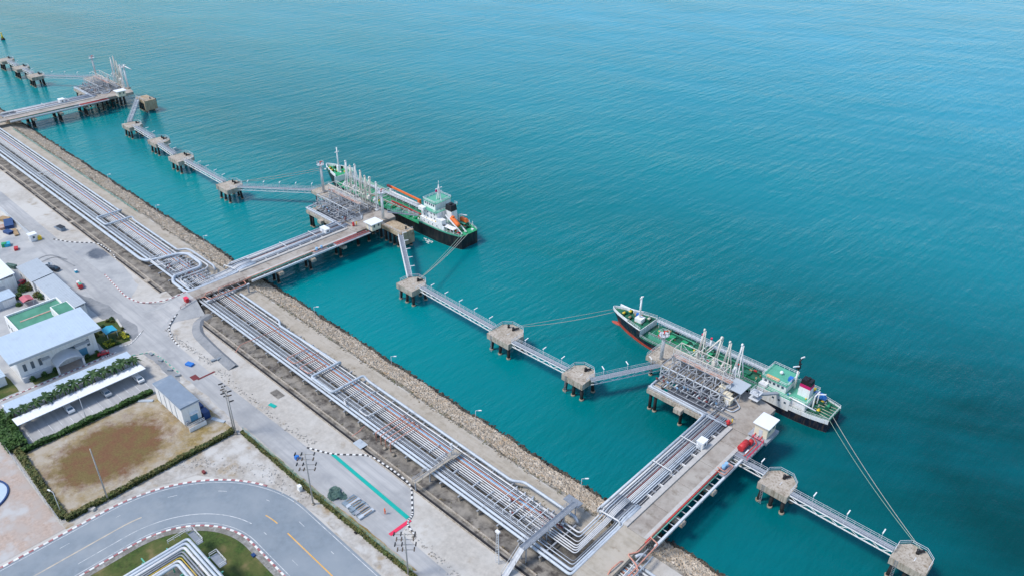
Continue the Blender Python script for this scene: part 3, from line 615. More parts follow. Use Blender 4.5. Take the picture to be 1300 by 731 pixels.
# salmon frame of pipes where the near rack goes under the middle approach road
sf = thing('pipe_bundle', 'salmon pipes looping over the rack beside the middle approach road', 'pipes', (-217, 94, LZ))
for P in ([(-218.4,106,7.2),(-218.4,103.2,7.2),(-215.6,102.6,7.3),(-215.6,89.6,7.3),(-218.3,89.4,7.3),(-218.6,88.2,7.1)], [(-218.2,103.4,7.2),(-218.2,95.4,8.0),(-218.2,94.2,8.0),(-218.2,94.0,6.4)], [(-218.6,92,7.1),(-218.6,92,8.1),(-218.6,90,8.1),(-218.6,89.8,7)]):
    pipe(sf, P, .15, 'pipe_salmon', .5)
MB().box(-215.9,-215.3,88.4,103.6,6.85,7.1).build('beam', 'steel_pale', sf)
for y in (89,96,103): MB().box(-215.8,-215.4,y-.2,y+.2,LZ,6.85).build('post', 'steel', sf)
for y in np.arange(90.5,103,2.1): MB().box(-218.6,-215.9,y-.08,y+.08,6.7,6.84).build('tie', 'steel', sf)

# ---- footbridges over the near rack
fb = thing('footbridge', 'grey steel footbridge with handrails crossing the pipe rack beside the near trestle', 'footbridge', (-77, 93, LZ))
a, b = Vector((-76.6,85.0,8.3)), Vector((-76.6,101.6,8.3))
MB().box(-77.4,-75.8,84.6,101.8,8.1,8.3).build('deck', 'grating', fb)
rr = MB(); rail(rr, [(-77.35,84.6,8.3),(-77.35,101.8,8.3)]); rail(rr, [(-75.85,84.6,8.3),(-75.85,101.8,8.3)]); rr.build('railing', 'steel', fb)
for y in (85.2, 91.7, 97.4, 101.4): MB().bar((-77.3,y,LZ),(-77.3,y,8.1),.22).bar((-75.9,y,LZ),(-75.9,y,8.1),.22).build('post', 'steel', fb)
MB().add([(-77.3,84.6,8.3),(-75.9,84.6,8.3),(-75.9,79.2,LZ+.1),(-77.3,79.2,LZ+.1),(-77.3,84.6,8.05),(-75.9,84.6,8.05),(-75.9,79.2,LZ),(-77.3,79.2,LZ)],[(3,2,1,0),(4,5,6,7),(0,1,5,4),(1,2,6,5),(2,3,7,6),(3,0,4,7)]).build('stair', 'steel', fb)
rr = MB()
for x in (-77.3,-75.9): rr.bar((x,84.6,9.4),(x,79.2,LZ+1.2),.08); rr.bar((x,79.2,LZ),(x,79.2,LZ+1.2),.08); rr.bar((x,82,6.3),(x,82,7.4),.08)
rr.build('stair_rail', 'steel', fb)
MB().box(-79.5,-75.4,101.4,103.4,7.9,8.1).build('landing', 'grating', fb)
fb2 = thing('footbridge', 'narrow rusty plank footbridge with a lamp post crossing the rack in front of the yard', 'footbridge', (-108, 88, LZ))
MB().box(-108.8,-107.7,82.2,95.2,7.0,7.15).build('deck', 'track', fb2)
rr = MB(); rail(rr, [(-108.75,82.2,7.15),(-108.75,95.2,7.15)], 1, 2.2); rail(rr, [(-107.75,82.2,7.15),(-107.75,95.2,7.15)], 1, 2.2); rr.build('railing', 'steel', fb2)
for y in (82.6,87,91.6,95): MB().bar((-108.25,y,LZ),(-108.25,y,7.0),.25).build('post', 'steel', fb2)
MB().box(-109.6,-107.2,93.6,96.4,7.16,7.26).build('platform', 'track', fb2)
MB().cyl(-108.6,94.4,7.2,10.4,.16,n=6).box(-108.9,-108.3,94.1,94.7,10.4,10.7).build('lamp_post', 'steel_pale', fb2)

# ================================================================== APPROACH ROADS
em = MB()
prof = [(73.6,4.03),(76,4.3),(79,5.0),(82,5.9),(85,6.7),(87,7.0)]
for (ya,za),(yb,zb) in zip(prof[:-1], prof[1:]):
    def lft(y): return XM-1.0 - max(0,(79-y))*.55
    def rgt(y): return XM+5.0 + max(0,(79-y))*.55
    em.add([(lft(ya),ya,za),(rgt(ya),ya,za),(rgt(yb),yb,zb),(lft(yb),yb,zb)],[(0,1,2,3)],0)
    def sl(z): return 1.6+(z-4)*1.5
    em.add([(rgt(ya),ya,za),(rgt(ya)+sl(za),ya-.8,4.02),(rgt(yb)+sl(zb),yb-.8,4.02),(rgt(yb),yb,zb)],[(0,1,2,3)],1)
    em.add([(lft(ya),ya,za),(lft(yb),yb,zb),(lft(yb)-sl(zb),yb-.8,4.02),(lft(ya)-sl(za),ya-.8,4.02)],[(0,1,2,3)],1)
struct('approach_embankment', em, ('concrete_road','yard'))
wb = MB(); P = [G(262,398),G(245,408),G(243,425),G(262,445),G(290,470)]     # curved grey bank round the corner
for p, q in zip(resample(fillet(P,5,6),1.5)[:-1], resample(fillet(P,5,6),1.5)[1:]):
    d = Vector(q)-Vector(p); n = Vector((d.y,-d.x,0)).normalized()*-1
    wb.add([(p[0],p[1],LZ+.03),(q[0],q[1],LZ+.03),(q[0]+n.x*2.3,q[1]+n.y*2.3,LZ+.7),(p[0]+n.x*2.3,p[1]+n.y*2.3,LZ+.7)],[(0,1,2,3)])
    wb.add([(p[0]+n.x*2.3,p[1]+n.y*2.3,LZ+.7),(q[0]+n.x*2.3,q[1]+n.y*2.3,LZ+.7),(q[0]+n.x*3.2,q[1]+n.y*3.2,LZ+.03),(p[0]+n.x*3.2,p[1]+n.y*3.2,LZ+.03)],[(0,1,2,3)])
struct('grey_bank', wb, 'stain')
for nm, x0, y0, y1, z1 in (('near_approach', XN, 60, 105.4, 7.0),):
    MB_ = MB(); MB_.add([(x0-.9,60,5.2),(x0+5.2,60,5.2),(x0+5.2,105.4,7),(x0-.9,105.4,7),(x0-.9,60,4),(x0+5.2,60,4),(x0+5.2,105.4,4),(x0-.9,105.4,4)],[(0,1,2,3),(7,6,5,4),(1,0,4,5),(2,1,5,6),(3,2,6,7),(0,3,7,4)])
    struct('approach_ramp', MB_, 'track')
for x0 in (XM, XF): struct('approach_bridge', MB().box(x0-.3, x0+5.0, 86.9, 105.4, 6.4, 7.0), 'deck_slab')
kb = thing('guard_rail', 'dark red guard rail along the middle approach road', 'guard rail', (-219, 84, 6))
rr = MB(); rail(rr, [(-219.1,81.5,5.8),(-219.1,85,6.7),(-219.1,89,7.0),(-219.1,104,7.0)], .9, 2); rr.build('railing', 'pipe_dark_red', kb)

# ================================================================== TRESTLES AND LOADING PLATFORMS
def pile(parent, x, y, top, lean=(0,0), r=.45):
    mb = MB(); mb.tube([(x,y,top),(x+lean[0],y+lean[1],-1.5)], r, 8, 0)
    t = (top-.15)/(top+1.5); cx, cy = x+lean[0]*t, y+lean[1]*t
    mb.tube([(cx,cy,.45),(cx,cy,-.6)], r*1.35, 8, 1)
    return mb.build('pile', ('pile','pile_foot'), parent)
def trestle(x0, y1, name_en):
    t = thing('trestle', '%s trestle with a concrete road, a pipe way and dark piles' % name_en, 'trestle', (x0, 106, 0))
    y0 = 105.4; y = y0; n = 0
    while y < y1-1:                                # road slabs with open joints
        e = min(y+9.6, y1)
        MB().box(x0, x0+4.2, y+.05, e-.05, 6.45, 7.0+.01*(n%2)).build('slab', 'deck_slab', t); y = e; n += 1
    MB().box(x0-1.15, x0-.03, y0, y1-.2, 6.5, 7.35).build('kerb', 'kerb_concrete', t)
    MB().box(x0+4.23, x0+5.1, y0, y1, 6.5, 7.2).build('kerb', 'kerb_concrete', t)
    MB().box(x0-7.9, x0-2.75, y0, y1, 6.2, 6.42).build('pipe_deck', 'grating', t); MB().box(x0-2.73, x0-1.2, y0, y1, 6.2, 6.38).build('cable_deck', 'grating_dark', t)
    for dx in (1.55,2.1): MB().tube([(x0-dx,y0,6.6),(x0-dx,y1,6.6)], .07, 6).build('cable', 'pipe_white', t)
    MB().box(x0-8.2, x0-7.9, y0, y1, 5.7, 6.9).build('edge_beam', 'steel_pale', t)
    MB().bar((x0+7.25,y0,6.6),(x0+7.25,y1-8,6.6),.5,.6).build('edge_beam', 'steel_pale', t)
    MB().bar((x0+4.7,y0,5.9),(x0+4.7,y1,5.9),.6,1.2).build('girder', 'concrete', t); MB().bar((x0-.6,y0,5.9),(x0-.6,y1,5.9),.6,1.2).build('girder', 'concrete', t)
    MB().bar((x0-5.6,y0,5.75),(x0-5.6,y1,5.75),.5,.85).build('girder', 'concrete', t)
    y = y0+3
    while y < y1-10:
        MB().box(x0+5.1, x0+7.1, y-.07, y+.07, 6.35, 6.5).build('tie', 'steel_pale', t); y += 2.4
    for i, y in enumerate(np.arange(y0+11, y1-3, 13.0)):
        c = MB().box(x0-8.2, x0+7.6, y-.8, y+.8, 4.4, 5.3).build('crosshead', 'concrete', t)
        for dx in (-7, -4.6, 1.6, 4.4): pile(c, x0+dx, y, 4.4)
    for y in np.arange(y0+2, y1-3, 4.6):
        MB().box(x0-2.7, x0-1.25, y-.13, y+.13, 6.4, 7.0).build('bracket', 'white', t)
    for y in np.arange(y0+4, y1-3, 9.2):
        MB().box(x0-7.8, x0-1.2, y-.16, y+.16, 6.43, 6.8).build('sleeper', 'steel', t)
    for i, (yy, r, m) in enumerate(ROWS):
        if i in (2,4,6,7,12,14,15,17,19) or (name_en != 'near' and i in (8,13)): continue
        tx = (XN - 1.3 - (yy-87.95)*0.57 if name_en == 'near' else x0 - 1.0 - (yy-87.95)*0.55)
        if i == 0: tx = x0-3.1; r = .2
        if i == 1: tx = x0-3.6; r = .18
        mm = m if i != 11 else 'pipe_dark_red'
        MB().tube([(tx,111.8,7.25),(tx,y1+(2 if i < 12 else 8),7.25)], r*(.9 if i < 2 or i > 17 else .62), 8).build('pipe', mm, t)
    MB().tube([(x0-7.6,106,7.3),(x0-7.6,y1,7.3)], .3, 8).build('pipe', 'pipe_pale', t); MB().tube([(x0-6.95,106,7.25),(x0-6.95,y1,7.25)], .16, 8).build('pipe', 'pipe_white', t)
    MB().tube([(x0+5.35,104.5,7.15),(x0+5.35,y1-13,7.15)], .17, 8).build('pipe', 'pipe_red' if name_en == 'near' else 'pipe_salmon', t)
    MB().tube([(x0+5.75,105.4,7.0),(x0+5.75,y1-13,7.0)], .12, 8).build('pipe', 'pipe_green', t)
    for y in (y0+20, y0+20.0+12): pipe(t, [(x0-7.5,y,7.3),(x0-7.5,y,8.1),(x0-2,y,8.1),(x0-2,y,7.3)], .13, 'pipe_white', .3, name='crossover_pipe')
    return t
trestle(XN, 149.9, 'near'); trestle(XM, 149.9, 'middle'); trestle(XF, 149.9, 'far')
loopw = thing('pipe_loop', 'white pipe loop over the start of the near trestle pipe way', 'pipe', (-68,106,7))
pipe(loopw, [(-71.6,104.5,6.8),(-71.6,104.5,7.9),(-66.5,104.9,7.9),(-66.1,104.9,6.7)], .2, 'pipe_white', .6)
loopw = thing('pipe_loop', 'white pipe loop over the start of the middle trestle pipe way', 'pipe', (-228,106,7))
pipe(loopw, [(-231.3,103.5,6.8),(-231.3,103.5,7.9),(-226.3,104.9,7.9),(-225.9,104.9,6.7)], .2, 'pipe_white', .6)

def fence_rail(parent, pts, m='steel_pale', h=1.1, closed=False): rr = MB(); rail(rr, pts, h, 2.0, .07, closed=closed); return rr.build('railing', m, parent)

def platform(x0, xl, word, sea_y=169.6, xr=4.2):
    """loading platform at the trestle head: x0 = left road edge, xl = left end"""
    t = thing('loading_platform', '%s loading platform of concrete decks and steel frames on piles' % word, 'platform', (x0-10, 160, 0))
    sr_ = 165.2 if word == 'near' else sea_y
    MB().prism([(x0-8.2,150.0),(x0+xr,150.0),(x0+xr,sr_-1),(x0+xr-4,sr_),(x0-5.5,sr_+.3),(x0-8.2,sea_y)], 5.6, 7.0).build('deck', 'deck_slab', t)
    MB().box(xl, x0-8.25, 160.4, sea_y, 5.6, 6.98).build('deck', 'concrete', t)
    MB().box(x0-25, x0-8.25, 148.2, 150.6, 5.7, 6.9).build('beam', 'concrete', t)
    MB().box(x0-25, x0-22.4, 150.62, 160.38, 5.7, 6.9).build('beam', 'concrete', t)
    MB().box(x0-15.6, x0-13.4, 146.8, 148.18, 5.2, 6.5).build('corbel', 'concrete', t)
    MB().box(x0-20.5, x0-8.25, 150.62, 160.38, 6.5, 6.7).build('steel_deck', 'grating_dark', t)
    for y in (153.5, 157): MB().box(x0-22.4, x0-20.5, y-.4, y+.4, 5.9, 6.6).build('tie_beam', 'concrete', t)
    mb = t
    for x in np.arange(xl+1.2, x0+xr, 5.2):
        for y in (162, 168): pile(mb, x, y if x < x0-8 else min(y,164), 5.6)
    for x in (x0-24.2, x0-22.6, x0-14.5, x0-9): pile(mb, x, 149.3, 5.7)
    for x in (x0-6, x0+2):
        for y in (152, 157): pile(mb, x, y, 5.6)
    for x in np.arange(xl+3, x0-8.5, 6.5):
        MB().box(x-.6, x+.6, sea_y, sea_y+.7, 2.5, 6.6).build('fender', 'black', t)
    fence_rail(t, [(xl+.2,160.6,7.0),(xl+.2,sea_y-.3,7.0)]); fence_rail(t, [(x0-24.8,148.4,6.9),(x0-9,148.4,6.9)])
    # gantry frame with the long pipe bridge and a rusty walkway on top
    g = thing('pipe_gantry', 'grey steel gantry with a rusty red walkway on the %s loading platform' % word, 'gantry', (x0-16, 160, 7))
    gx0, gx1 = x0-25.5 if xl > -200 else x0-27, x0-7.5
    xs = np.linspace(gx0, gx1, 8)
    MB().box(gx0, gx1, 160.6, 161.9, 10.9, 11.05).build('walkway', 'rust_walk', g)
    rr = MB(); rail(rr, [(gx0,160.65,11.05),(gx1,160.65,11.05)], 1.1, 2.4); rail(rr, [(gx0,161.85,11.05),(gx1,161.85,11.05)], 1.1, 2.4); rr.build('railing', 'steel_pale', g)
    for x in xs:
        for y in (155.2, 160.8, 164.6):
            MB().bar((x,y,6.9),(x,y,10.85 if y < 162 else 9.4),.2).build('column', 'steel_pale', g)
        MB().bar((x,155.2,8.6),(x,164.6,8.6),.18).bar((x,155.2,10.75),(x,160.8,10.75),.18).build('beam', 'steel', g)
    for y, z in ((155.2,10.75),(160.8,10.75),(164.6,9.3),(155.2,8.7),(160.8,8.7)):
        MB().bar((gx0,y,z),(gx1,y,z),.2).build('beam', 'steel_pale' if z > 9 else 'steel', g)
    for i in range(7):
        if i % 2 == 0: MB().bar((xs[i],155.2,8.7),(xs[i+1],155.2,10.7),.12).bar((xs[i],160.8,8.7),(xs[i+1],160.8,10.7),.12).build('brace', 'steel_pale', g)
    for x in xs[::2]:
        MB().bar((x,160.8,11),(x,160.8,13.6),.16).bar((x,164.6,9.4),(x,164.6,13.6),.16).bar((x,160.8,13.5),(x,164.6,13.5),.14).build('upper_column', 'arm_cream', g)
    for y in (160.8,164.6): MB().bar((gx0,y,13.5),(xs[6],y,13.5),.14).build('upper_beam', 'arm_cream', g)
    for i in range(0,6,2): MB().bar((xs[i],164.6,9.6),(xs[i+2],164.6,13.4),.1).bar((xs[i+2],164.6,9.6),(xs[i],164.6,13.4),.1).build('upper_brace', 'steel_pale', g)
    for _ in range(16):
        x, y = random.uniform(gx0+.5,gx1), random.uniform(158,166); h_ = random.uniform(9.5,13.2)
        MB().cyl(x,y,7,h_,random.choice([.09,.13]),n=6).bar((x,y,h_),(x+random.uniform(-1.6,1.6),y+random.uniform(-.8,.8),h_-.1),.14).build('standpipe', random.choice(['arm_cream','steel_pale','pipe_white','pipe_grey']), g)
    # pipe manifold
    m = thing('pipe_manifold', 'tangle of grey and white manifold pipes on the %s loading platform' % word, 'pipework', (x0-15, 156, 7))
    for i, x in enumerate(np.linspace(gx0+.6, gx1+2, 19)):
        c = random.choice(['pipe_pale','pipe_grey','pipe_white','pipe_grey','steel','pipe_grey'])
        y0 = random.uniform(150.8, 153.5); z = 7.25+random.uniform(0,.5); r = random.choice([.13,.16,.2,.22])
        pipe(m, [(x,y0,z),(x,162.6+random.uniform(-1,1),z),(x,164.4,z),(x,164.6,8.6),(x,166.0,8.6),(x,166.2,7.1)], r, c, .35)
        MB().cyl(x,y0+1.6,z,z+.8,.12,n=6).tube([(x-.3,y0+1.6,z+.8),(x+.3,y0+1.6,z+.8)],.2,6).build('valve', random.choice(['steel','pipe_dark_red','pipe_grey','pipe_blue']), m)
    for y, z, r, c in ((149.4,7.15,.32,'pipe_pale'),(150.3,7.1,.2,'pipe_pale'),(151.6,7.2,.16,'pipe_grey'),(152.8,7.9,.14,'pipe_grey'),(154,8.9,.14,'pipe_grey'),(157.4,9.0,.16,'steel'),(162.4,9.1,.2,'pipe_grey'),(163.4,9.2,.16,'pipe_white')):
        MB().tube([(gx0+.4,y,z),(gx1+(6 if y < 153 else 2),y,z)], r, 8).build('header', c, m)
    pipe(m, [(gx0+.6,159,7.6),(gx0+.6,149.4,7.2),(x0-8,149.2,7.2),(x0-7.6,144,7.3)], .3, 'pipe_pale', 1)
    for k in range(4):
        x = x0-3.2-k*.9; pipe(m, [(x-4,155+k*.5,7.3),(x,155+k*.8,7.3),(x+.6,158+k*.6,7.3),(x-3,161,7.3)], .15, random.choice(['pipe_grey','pipe_pale']), .7)
    return t
platform(XN, -98.6, 'near'); platform(XM, -263.8, 'middle'); platform(XF, -490.0, 'far')

# ---- loading arms
def loading_arm(x, y, h, style, label, m='arm_cream', reach=0):
    t = thing('marine_loader', label, 'cargo loader', (x,y,7), 'cargo loaders')
    MB().cyl(x,y,7,7.4,.8,n=10).build('base', m, t)
    MB().tube([(x,y,7.2),(x,y,7+h*.42)], .26, 10).build('riser', m, t)
    kn = (x, y, 7+h*.42)
    if style == 'folded':
        top = (x+.5, y+.3, 7+h)
        MB().tube([kn, top], .24, 8).bar((x+.95,y,kn[2]-2.2),(top[0]+.45,top[1],top[2]-.2),.24).bar((x-.5,y,kn[2]),(top[0]-.1,top[1],top[2]-.4),.08).bar((x,y,7+h*.6),(x+.75,y,7+h*.68),.08).bar((x+.1,y,7+h*.75),(x+.75,y,7+h*.8),.08).build('inboard_arm', m, t)
        MB().tube([top, (x+1.8,y+1.3,7+h*.2)], .19, 8).build('outboard_arm', m, t)
        MB().box(x-.5,x,y-1.0,y-.5,kn[2]-.9,kn[2]-.2).build('counterweight', m, t)
        MB().bar(kn,(x-.3,y-.9,kn[2]-.6),.25).build('counter_beam', m, t)
        MB().tube([(top[0]-.2,top[1],top[2]),(top[0]+.2,top[1],top[2])], .38, 10).build('sheave', m, t)
        MB().tube([(x-.2,y,kn[2]),(x+.25,y,kn[2])], .4, 10).build('sheave', m, t)
        w = MB()
        for s in (-.45,.45): w.bar((x+.1,y+s,kn[2]),(top[0],top[1]+s,top[2]),.05)
        w.build('cables', 'steel', t)
    else:
        top = (x-2.6, y+.6, 7+h*.72)
        top2 = (x+.9, y, 7+h)
        MB().tube([(x-4.4,y+1,7+h*.32),top2], .2, 8).build('outboard_arm', m, t)
        MB().tube([kn, top2], .24, 8).bar((x+.5,y,kn[2]),(top2[0]+.5,top2[1],top2[2]-.4),.16).build('inboard_arm', m, t)
        MB().tube([(top2[0]-.2,y,top2[2]),(top2[0]+.3,y,top2[2])], .55, 10).build('sheave', m, t)
        MB().box(x-.2,x+.8,y-1.4,y-.4,kn[2]-1.3,kn[2]-.1).build('counterweight', m, t)
        MB().tube([(x-4.4,y+1,7+h*.32),(x-4.4,y+1.2,7+h*.1)], .22, 8).build('coupler', m, t)
    fr_ = MB()
    for sx_ in (-.9,.9):
        for sy_ in (-.8,.8): fr_.bar((x+sx_,y+sy_,7),(x+sx_*.35,y+sy_*.4,kn[2]+.6),.12)
    for f_ in (.3,.6,.9):
        q_ = [(x+a_*(1-.65*f_),y+b_*(1-.6*f_),7+(kn[2]-6.4)*f_) for a_,b_ in ((-.9,-.8),(.9,-.8),(.9,.8),(-.9,.8))]
        for i_ in range(4): fr_.bar(q_[i_],q_[(i_+1)%4],.09)
    fr_.build('support_frame', m, t)
    lad = MB()
    for s in (-.25,.25): lad.bar((x-.5,y+s,7),(x-.5,y+s,kn[2]),.06)
    for z in np.arange(7.4,kn[2],.5): lad.bar((x-.5,y-.25,z),(x-.5,y+.25,z),.05)
    lad.build('ladder', 'steel', t)
    return t
loading_arm(-85.2,165.8,12.6,'folded','leftmost cream loading arm on the near platform, folded upright')
loading_arm(-80.2,165.8,12.6,'open','cream loading arm on the near platform with its outer arm slanting down to the left')
loading_arm(-77.4,165.8,12.3,'folded','cream loading arm on the near platform just left of the white one')
loading_arm(-74.0,166.0,13.0,'folded','rightmost loading arm on the near platform, bright white','white_clean')
loading_arm(-248.5,167.4,14.8,'folded','leftmost cream loading arm on the middle platform, beside the ship bow','white')
loading_arm(-245.8,167.4,13.6,'folded','second cream loading arm from the bow end of the middle platform','arm_cream')
loading_arm(-242.6,167.4,15.0,'folded','third and tallest loading arm on the middle platform','white')
loading_arm(-239.4,167.4,13.4,'folded','fourth loading arm from the bow end of the middle platform','arm_cream')
loading_arm(-236.4,167.2,12.2,'folded','loading arm near the midpoint of the middle platform, standing alone','arm_cream')
loading_arm(-233.4,167.2,12.6,'open','slanting loading arm on the middle platform beside the orange ship boom','arm_cream')
loading_arm(-229.6,167.2,11.6,'folded','rightmost loading arm on the middle platform, beside the white gangway tower','white')
loading_arm(-466.2,168.6,14.0,'folded','left cream loading arm on the far platform beside the gantry','white')
loading_arm(-454.6,168.4,12.6,'folded','right loading arm on the far platform next to the white jib','white')
loading_arm(-463.0,169,15.5,'folded','tallest cream loading arm on the far platform','arm_cream')
loading_arm(-460.0,169,13.5,'folded','middle cream loading arm on the far platform','arm_cream')
loading_arm(-457.2,169,11.5,'open','slanting cream loading arm on the far platform','arm_cream')

def tower_post(name, x, y, h, label, m='white_clean', crane=False):
    t = thing(name, label, 'tower', (x,y,7))
    MB().cyl(x,y,7,7+h,.5,.42,12).build('column', m, t)
    MB().box(x-1,x+1,y-1,y+1,7,7.5).build('base', 'concrete', t)
    MB().cyl(x,y,7+h-.2,7+h,1.5,n=12).build('platform', 'steel_pale', t)
    fence_rail(t, [(x+1.4*math.cos(a),y+1.4*math.sin(a),7+h) for a in np.arange(0,6.28,.785)], 'steel_pale', 1.0, True)
    mb = MB().cyl(x,y,7+h,7+h+.9,.2,n=8); mb.tube([(x-.3,y,7+h+.9),(x+.9,y+.6,7+h+1.3)], .13, 8); mb.build('monitor', 'pipe_red' if not crane else 'white_clean', t)
    lad = MB()
    for z in np.arange(7.5,7+h,.5): lad.bar((x-.25,y-.62,z),(x+.25,y-.62,z),.05)
    for s in (-.25,.25): lad.bar((x+s,y-.62,7),(x+s,y-.62,7+h),.05)
    lad.build('ladder', 'steel', t)
    if crane: MB().tube([(x,y,7+h+.6),(x+6.5,y+1.5,7+h-.6)], .3, 8, r2=.18).build('jib', 'white_clean', t)
    return t
tower_post('fire_monitor_tower', -94.2,161.5,8.9,'white cylindrical fire monitor tower at the left end of the near platform','pipe_white')
tower_post('fire_monitor_tower', -258.5,163.0,12.0,'white cylindrical fire monitor tower at the left end of the middle platform','pipe_white')
tower_post('fire_monitor_tower', -486.5,166.5,11.0,'pale fire monitor tower at the left end of the far platform','pipe_white')
tower_post('gangway_tower', -221.0,163.6,11.5,'white gangway tower with a round platform beside the middle platform hut','white_clean')
tower_post('gangway_crane', -451.5,169.5,12.0,'white column with a raised white jib on the far platform','white_clean',True)
# gangways to the decks
def gangway(p, q, label, w=1.2):
    t = thing('gangway', label, 'gangway', p); d = (Vector(q)-Vector(p)); n = Vector((-d.y,d.x,0)).normalized()*w/2
    MB().bar(p, q, w, .15).build('deck', 'grating', t)
    rr = MB()
    for s in (-1,1): rail(rr, [tuple(Vector(p)+n*s), tuple(Vector(q)+n*s)], 1.1, 1.6)
    rr.build('railing', 'steel_pale', t); return t
gangway((-219.5,164.6,10.5),(-212.5,173.5,8.2),'grey gangway sloping from the white tower down to the middle ship')
for w_, (x,y) in (('near',(-67.6,163.4)),):
    t = thing('gangway_unit', 'grey steel gangway machine at the sea end of the near platform', 'gangway', (x,y,7))
    MB().cyl(x+1.5,y,7,10.6,.55,n=10).build('column', 'steel', t)
    for dz in (8.2,9.8): MB().box(x+.2,x+2.8,y-1.4,y+1.4,dz,dz+.12).build('platform', 'steel_pale', t)
    fence_rail(t, [(x+.3,y-1.3,9.92),(x+2.7,y-1.3,9.92),(x+2.7,y+1.3,9.92),(x+.3,y+1.3,9.92)], 'steel_pale', 1.0, True)
    MB().bar((x+1.5,y,9.2),(x+4.0,y+8.2,6.4),1.0,.4).build('bridge', 'steel', t)
# ---- huts, cabinets and gear on the decks
def hut(name, x0, x1, y0, y1, z0, h, label, cat='hut', wall='cream', roof='roof_white', over=.35, nwin=2):
    t = thing(name, label, cat, ((x0+x1)/2,(y0+y1)/2,z0))
    MB().box(x0,x1,y0,y1,z0,z0+h).build('wall', wall, t)
    MB().box(x0-over,x1+over,y0-over,y1+over,z0+h,z0+h+.22).build('roof', roof, t)
    for i in range(nwin):
        y = y0+(y1-y0)*(i+.5)/nwin
        MB().box(x1,x1+.05,y-.35,y+.35,z0+h*.45,z0+h*.8).build('window', 'glass', t)
    MB().box((x0+x1)/2-.45,(x0+x1)/2+.45,y0-.05,y0,z0,z0+min(2.1,h*.85)).build('door', 'wall_grey', t)
    return t
hut('control_hut', -60.0,-56.6,151.8,156.2,7.1,3.4,'cream hut with a large white flat roof by the near platform road','hut','cream','roof_white',.5)
MB().box(-61.0,-55.8,150.6,157,6.2,7.1).build('plinth','steel',bpy.data.objects['control_hut'])
hut('control_hut', -219.6,-216.2,154.6,158.6,7.0,2.8,'small cream hut with a white flat roof at the head of the middle trestle','hut','cream','roof_white',.7)
hut('control_hut', -443.4,-440.0,159,163,7.0,2.8,'small cream hut with a white flat roof at the head of the far trestle','hut','cream','roof_white',.7)
hut('kiosk', -67.6,-65.9,137.4,139.6,6.9,2.2,'small white kiosk on the near trestle pipe way','kiosk','white_clean','roof_white',.12,1)
hut('kiosk', -230.2,-226.6,141.5,143.4,6.9,1.7,'low white kiosk on the middle trestle pipe way','kiosk','white_clean','roof_white',.12,1)
hut('kiosk', -453.5,-450.5,133,135.6,6.9,2.0,'white kiosk on the far trestle pipe way','kiosk','white_clean','roof_white',.12,1)
t = thing('canopy_shelter', 'grey flat canopy on four posts at the sea end of the near platform', 'shelter', (-71,162.6,7))
MB().box(-73.2,-68.6,159.9,165.4,9.8,9.98).build('roof', 'roof_grey', t)
for x in (-72.9,-68.9):
    for y in (160.2,165.1): MB().bar((x,y,7),(x,y,9.8),.16).build('post', 'steel', t)
for i,(x,y,z) in enumerate(((-74.2,161.0,1.9),(-71.9,159.4,1.6),(-70.6,157.6,1.9))):
    t = thing('equipment_cabinet', ('cream equipment cabinet beside the grey canopy, nearest the gantry','cream equipment cabinet, the middle of three by the grey canopy','cream equipment cabinet nearest the road, before the grey canopy')[i], 'cabinet', (x,y,7), 'cream cabinets')
    MB().box(x-.9,x+.9,y-.8,y+.8,7.0,7.0+z).build('body','cream',t); MB().box(x-1,x+1,y-.9,y+.9,7+z,7.08+z).build('lid','cream',t); MB().box(x-.4,x+.4,y-.84,y-.8,7.3,6.8+z).build('door','white',t)
t = thing('fire_pump_skid', 'bright red fire pump tank with red railing on a steel skid beside the near trestle', 'pump', (-59,146,7))
MB().box(-60.2,-56.2,141.8,150.2,6.5,6.9).build('skid', 'steel', t)
MB().box(-60.2,-56.2,141.8,150.2,6.9,7.0).build('grate', 'grating', t)
MB().tube([(-59.2,143.6,7.9),(-59.2,146.8,7.9)], .85, 12).build('tank', 'red', t); MB().tube([(-58.6,147,7.8),(-58.6,148.2,7.8)], .6, 10).build('motor', 'red', t)
pipe(t, [(-57.6,142.6,7.3),(-57.2,142.6,7.8),(-57.2,148,7.8),(-58.6,149.4,7.8)], .14, 'pipe_red', .5)
rr = MB(); rail(rr, [(-56.4,142,7),(-56.4,150,7),(-59.5,150,7)], 1.1, 1.6, .09); rr.build('railing', 'paint_red', t)
for k in range(3): pipe(t, [(-59.5+k*.9,150.4,7.2),(-59.5+k*.9,152.6,7.6),(-59.3+k*.9,153.4,7.2)], .13, random.choice(['pipe_red','pipe_white']), .4)
t = thing('foam_skid', 'small skid with two blue tanks and salmon pipes beside the near trestle', 'skid', (-59,136,7))
MB().box(-60.2,-57.2,133.4,138.4,6.7,7.0).build('skid','steel',t)
for y in (135.4,136.6): MB().cyl(-58.9,y,7,8.3,.45,n=10).build('tank','pipe_blue',t)
for P in ([(-60,133.8,7.2),(-57.6,133.8,7.2),(-57.6,137.8,7.2),(-60,137.8,7.2)], [(-60,134.6,7.6),(-58,134.4,7.6),(-57.8,137,7.6)]): pipe(t, P, .13, 'pipe_salmon', .4)
t = thing('foam_skid', 'small skid with two blue tanks and salmon pipes beside the middle trestle', 'skid', (-219,133,7))
MB().box(-219.9,-217.2,130,136,6.7,7.0).build('skid','steel',t)
for y in (132,134): MB().cyl(-218.6,y,7,8.2,.45,n=10).build('tank','pipe_blue',t)
pipe(t, [(-219.6,130.4,7.3),(-217.6,130.6,7.3),(-217.6,135.6,7.3)], .13, 'pipe_salmon', .4)
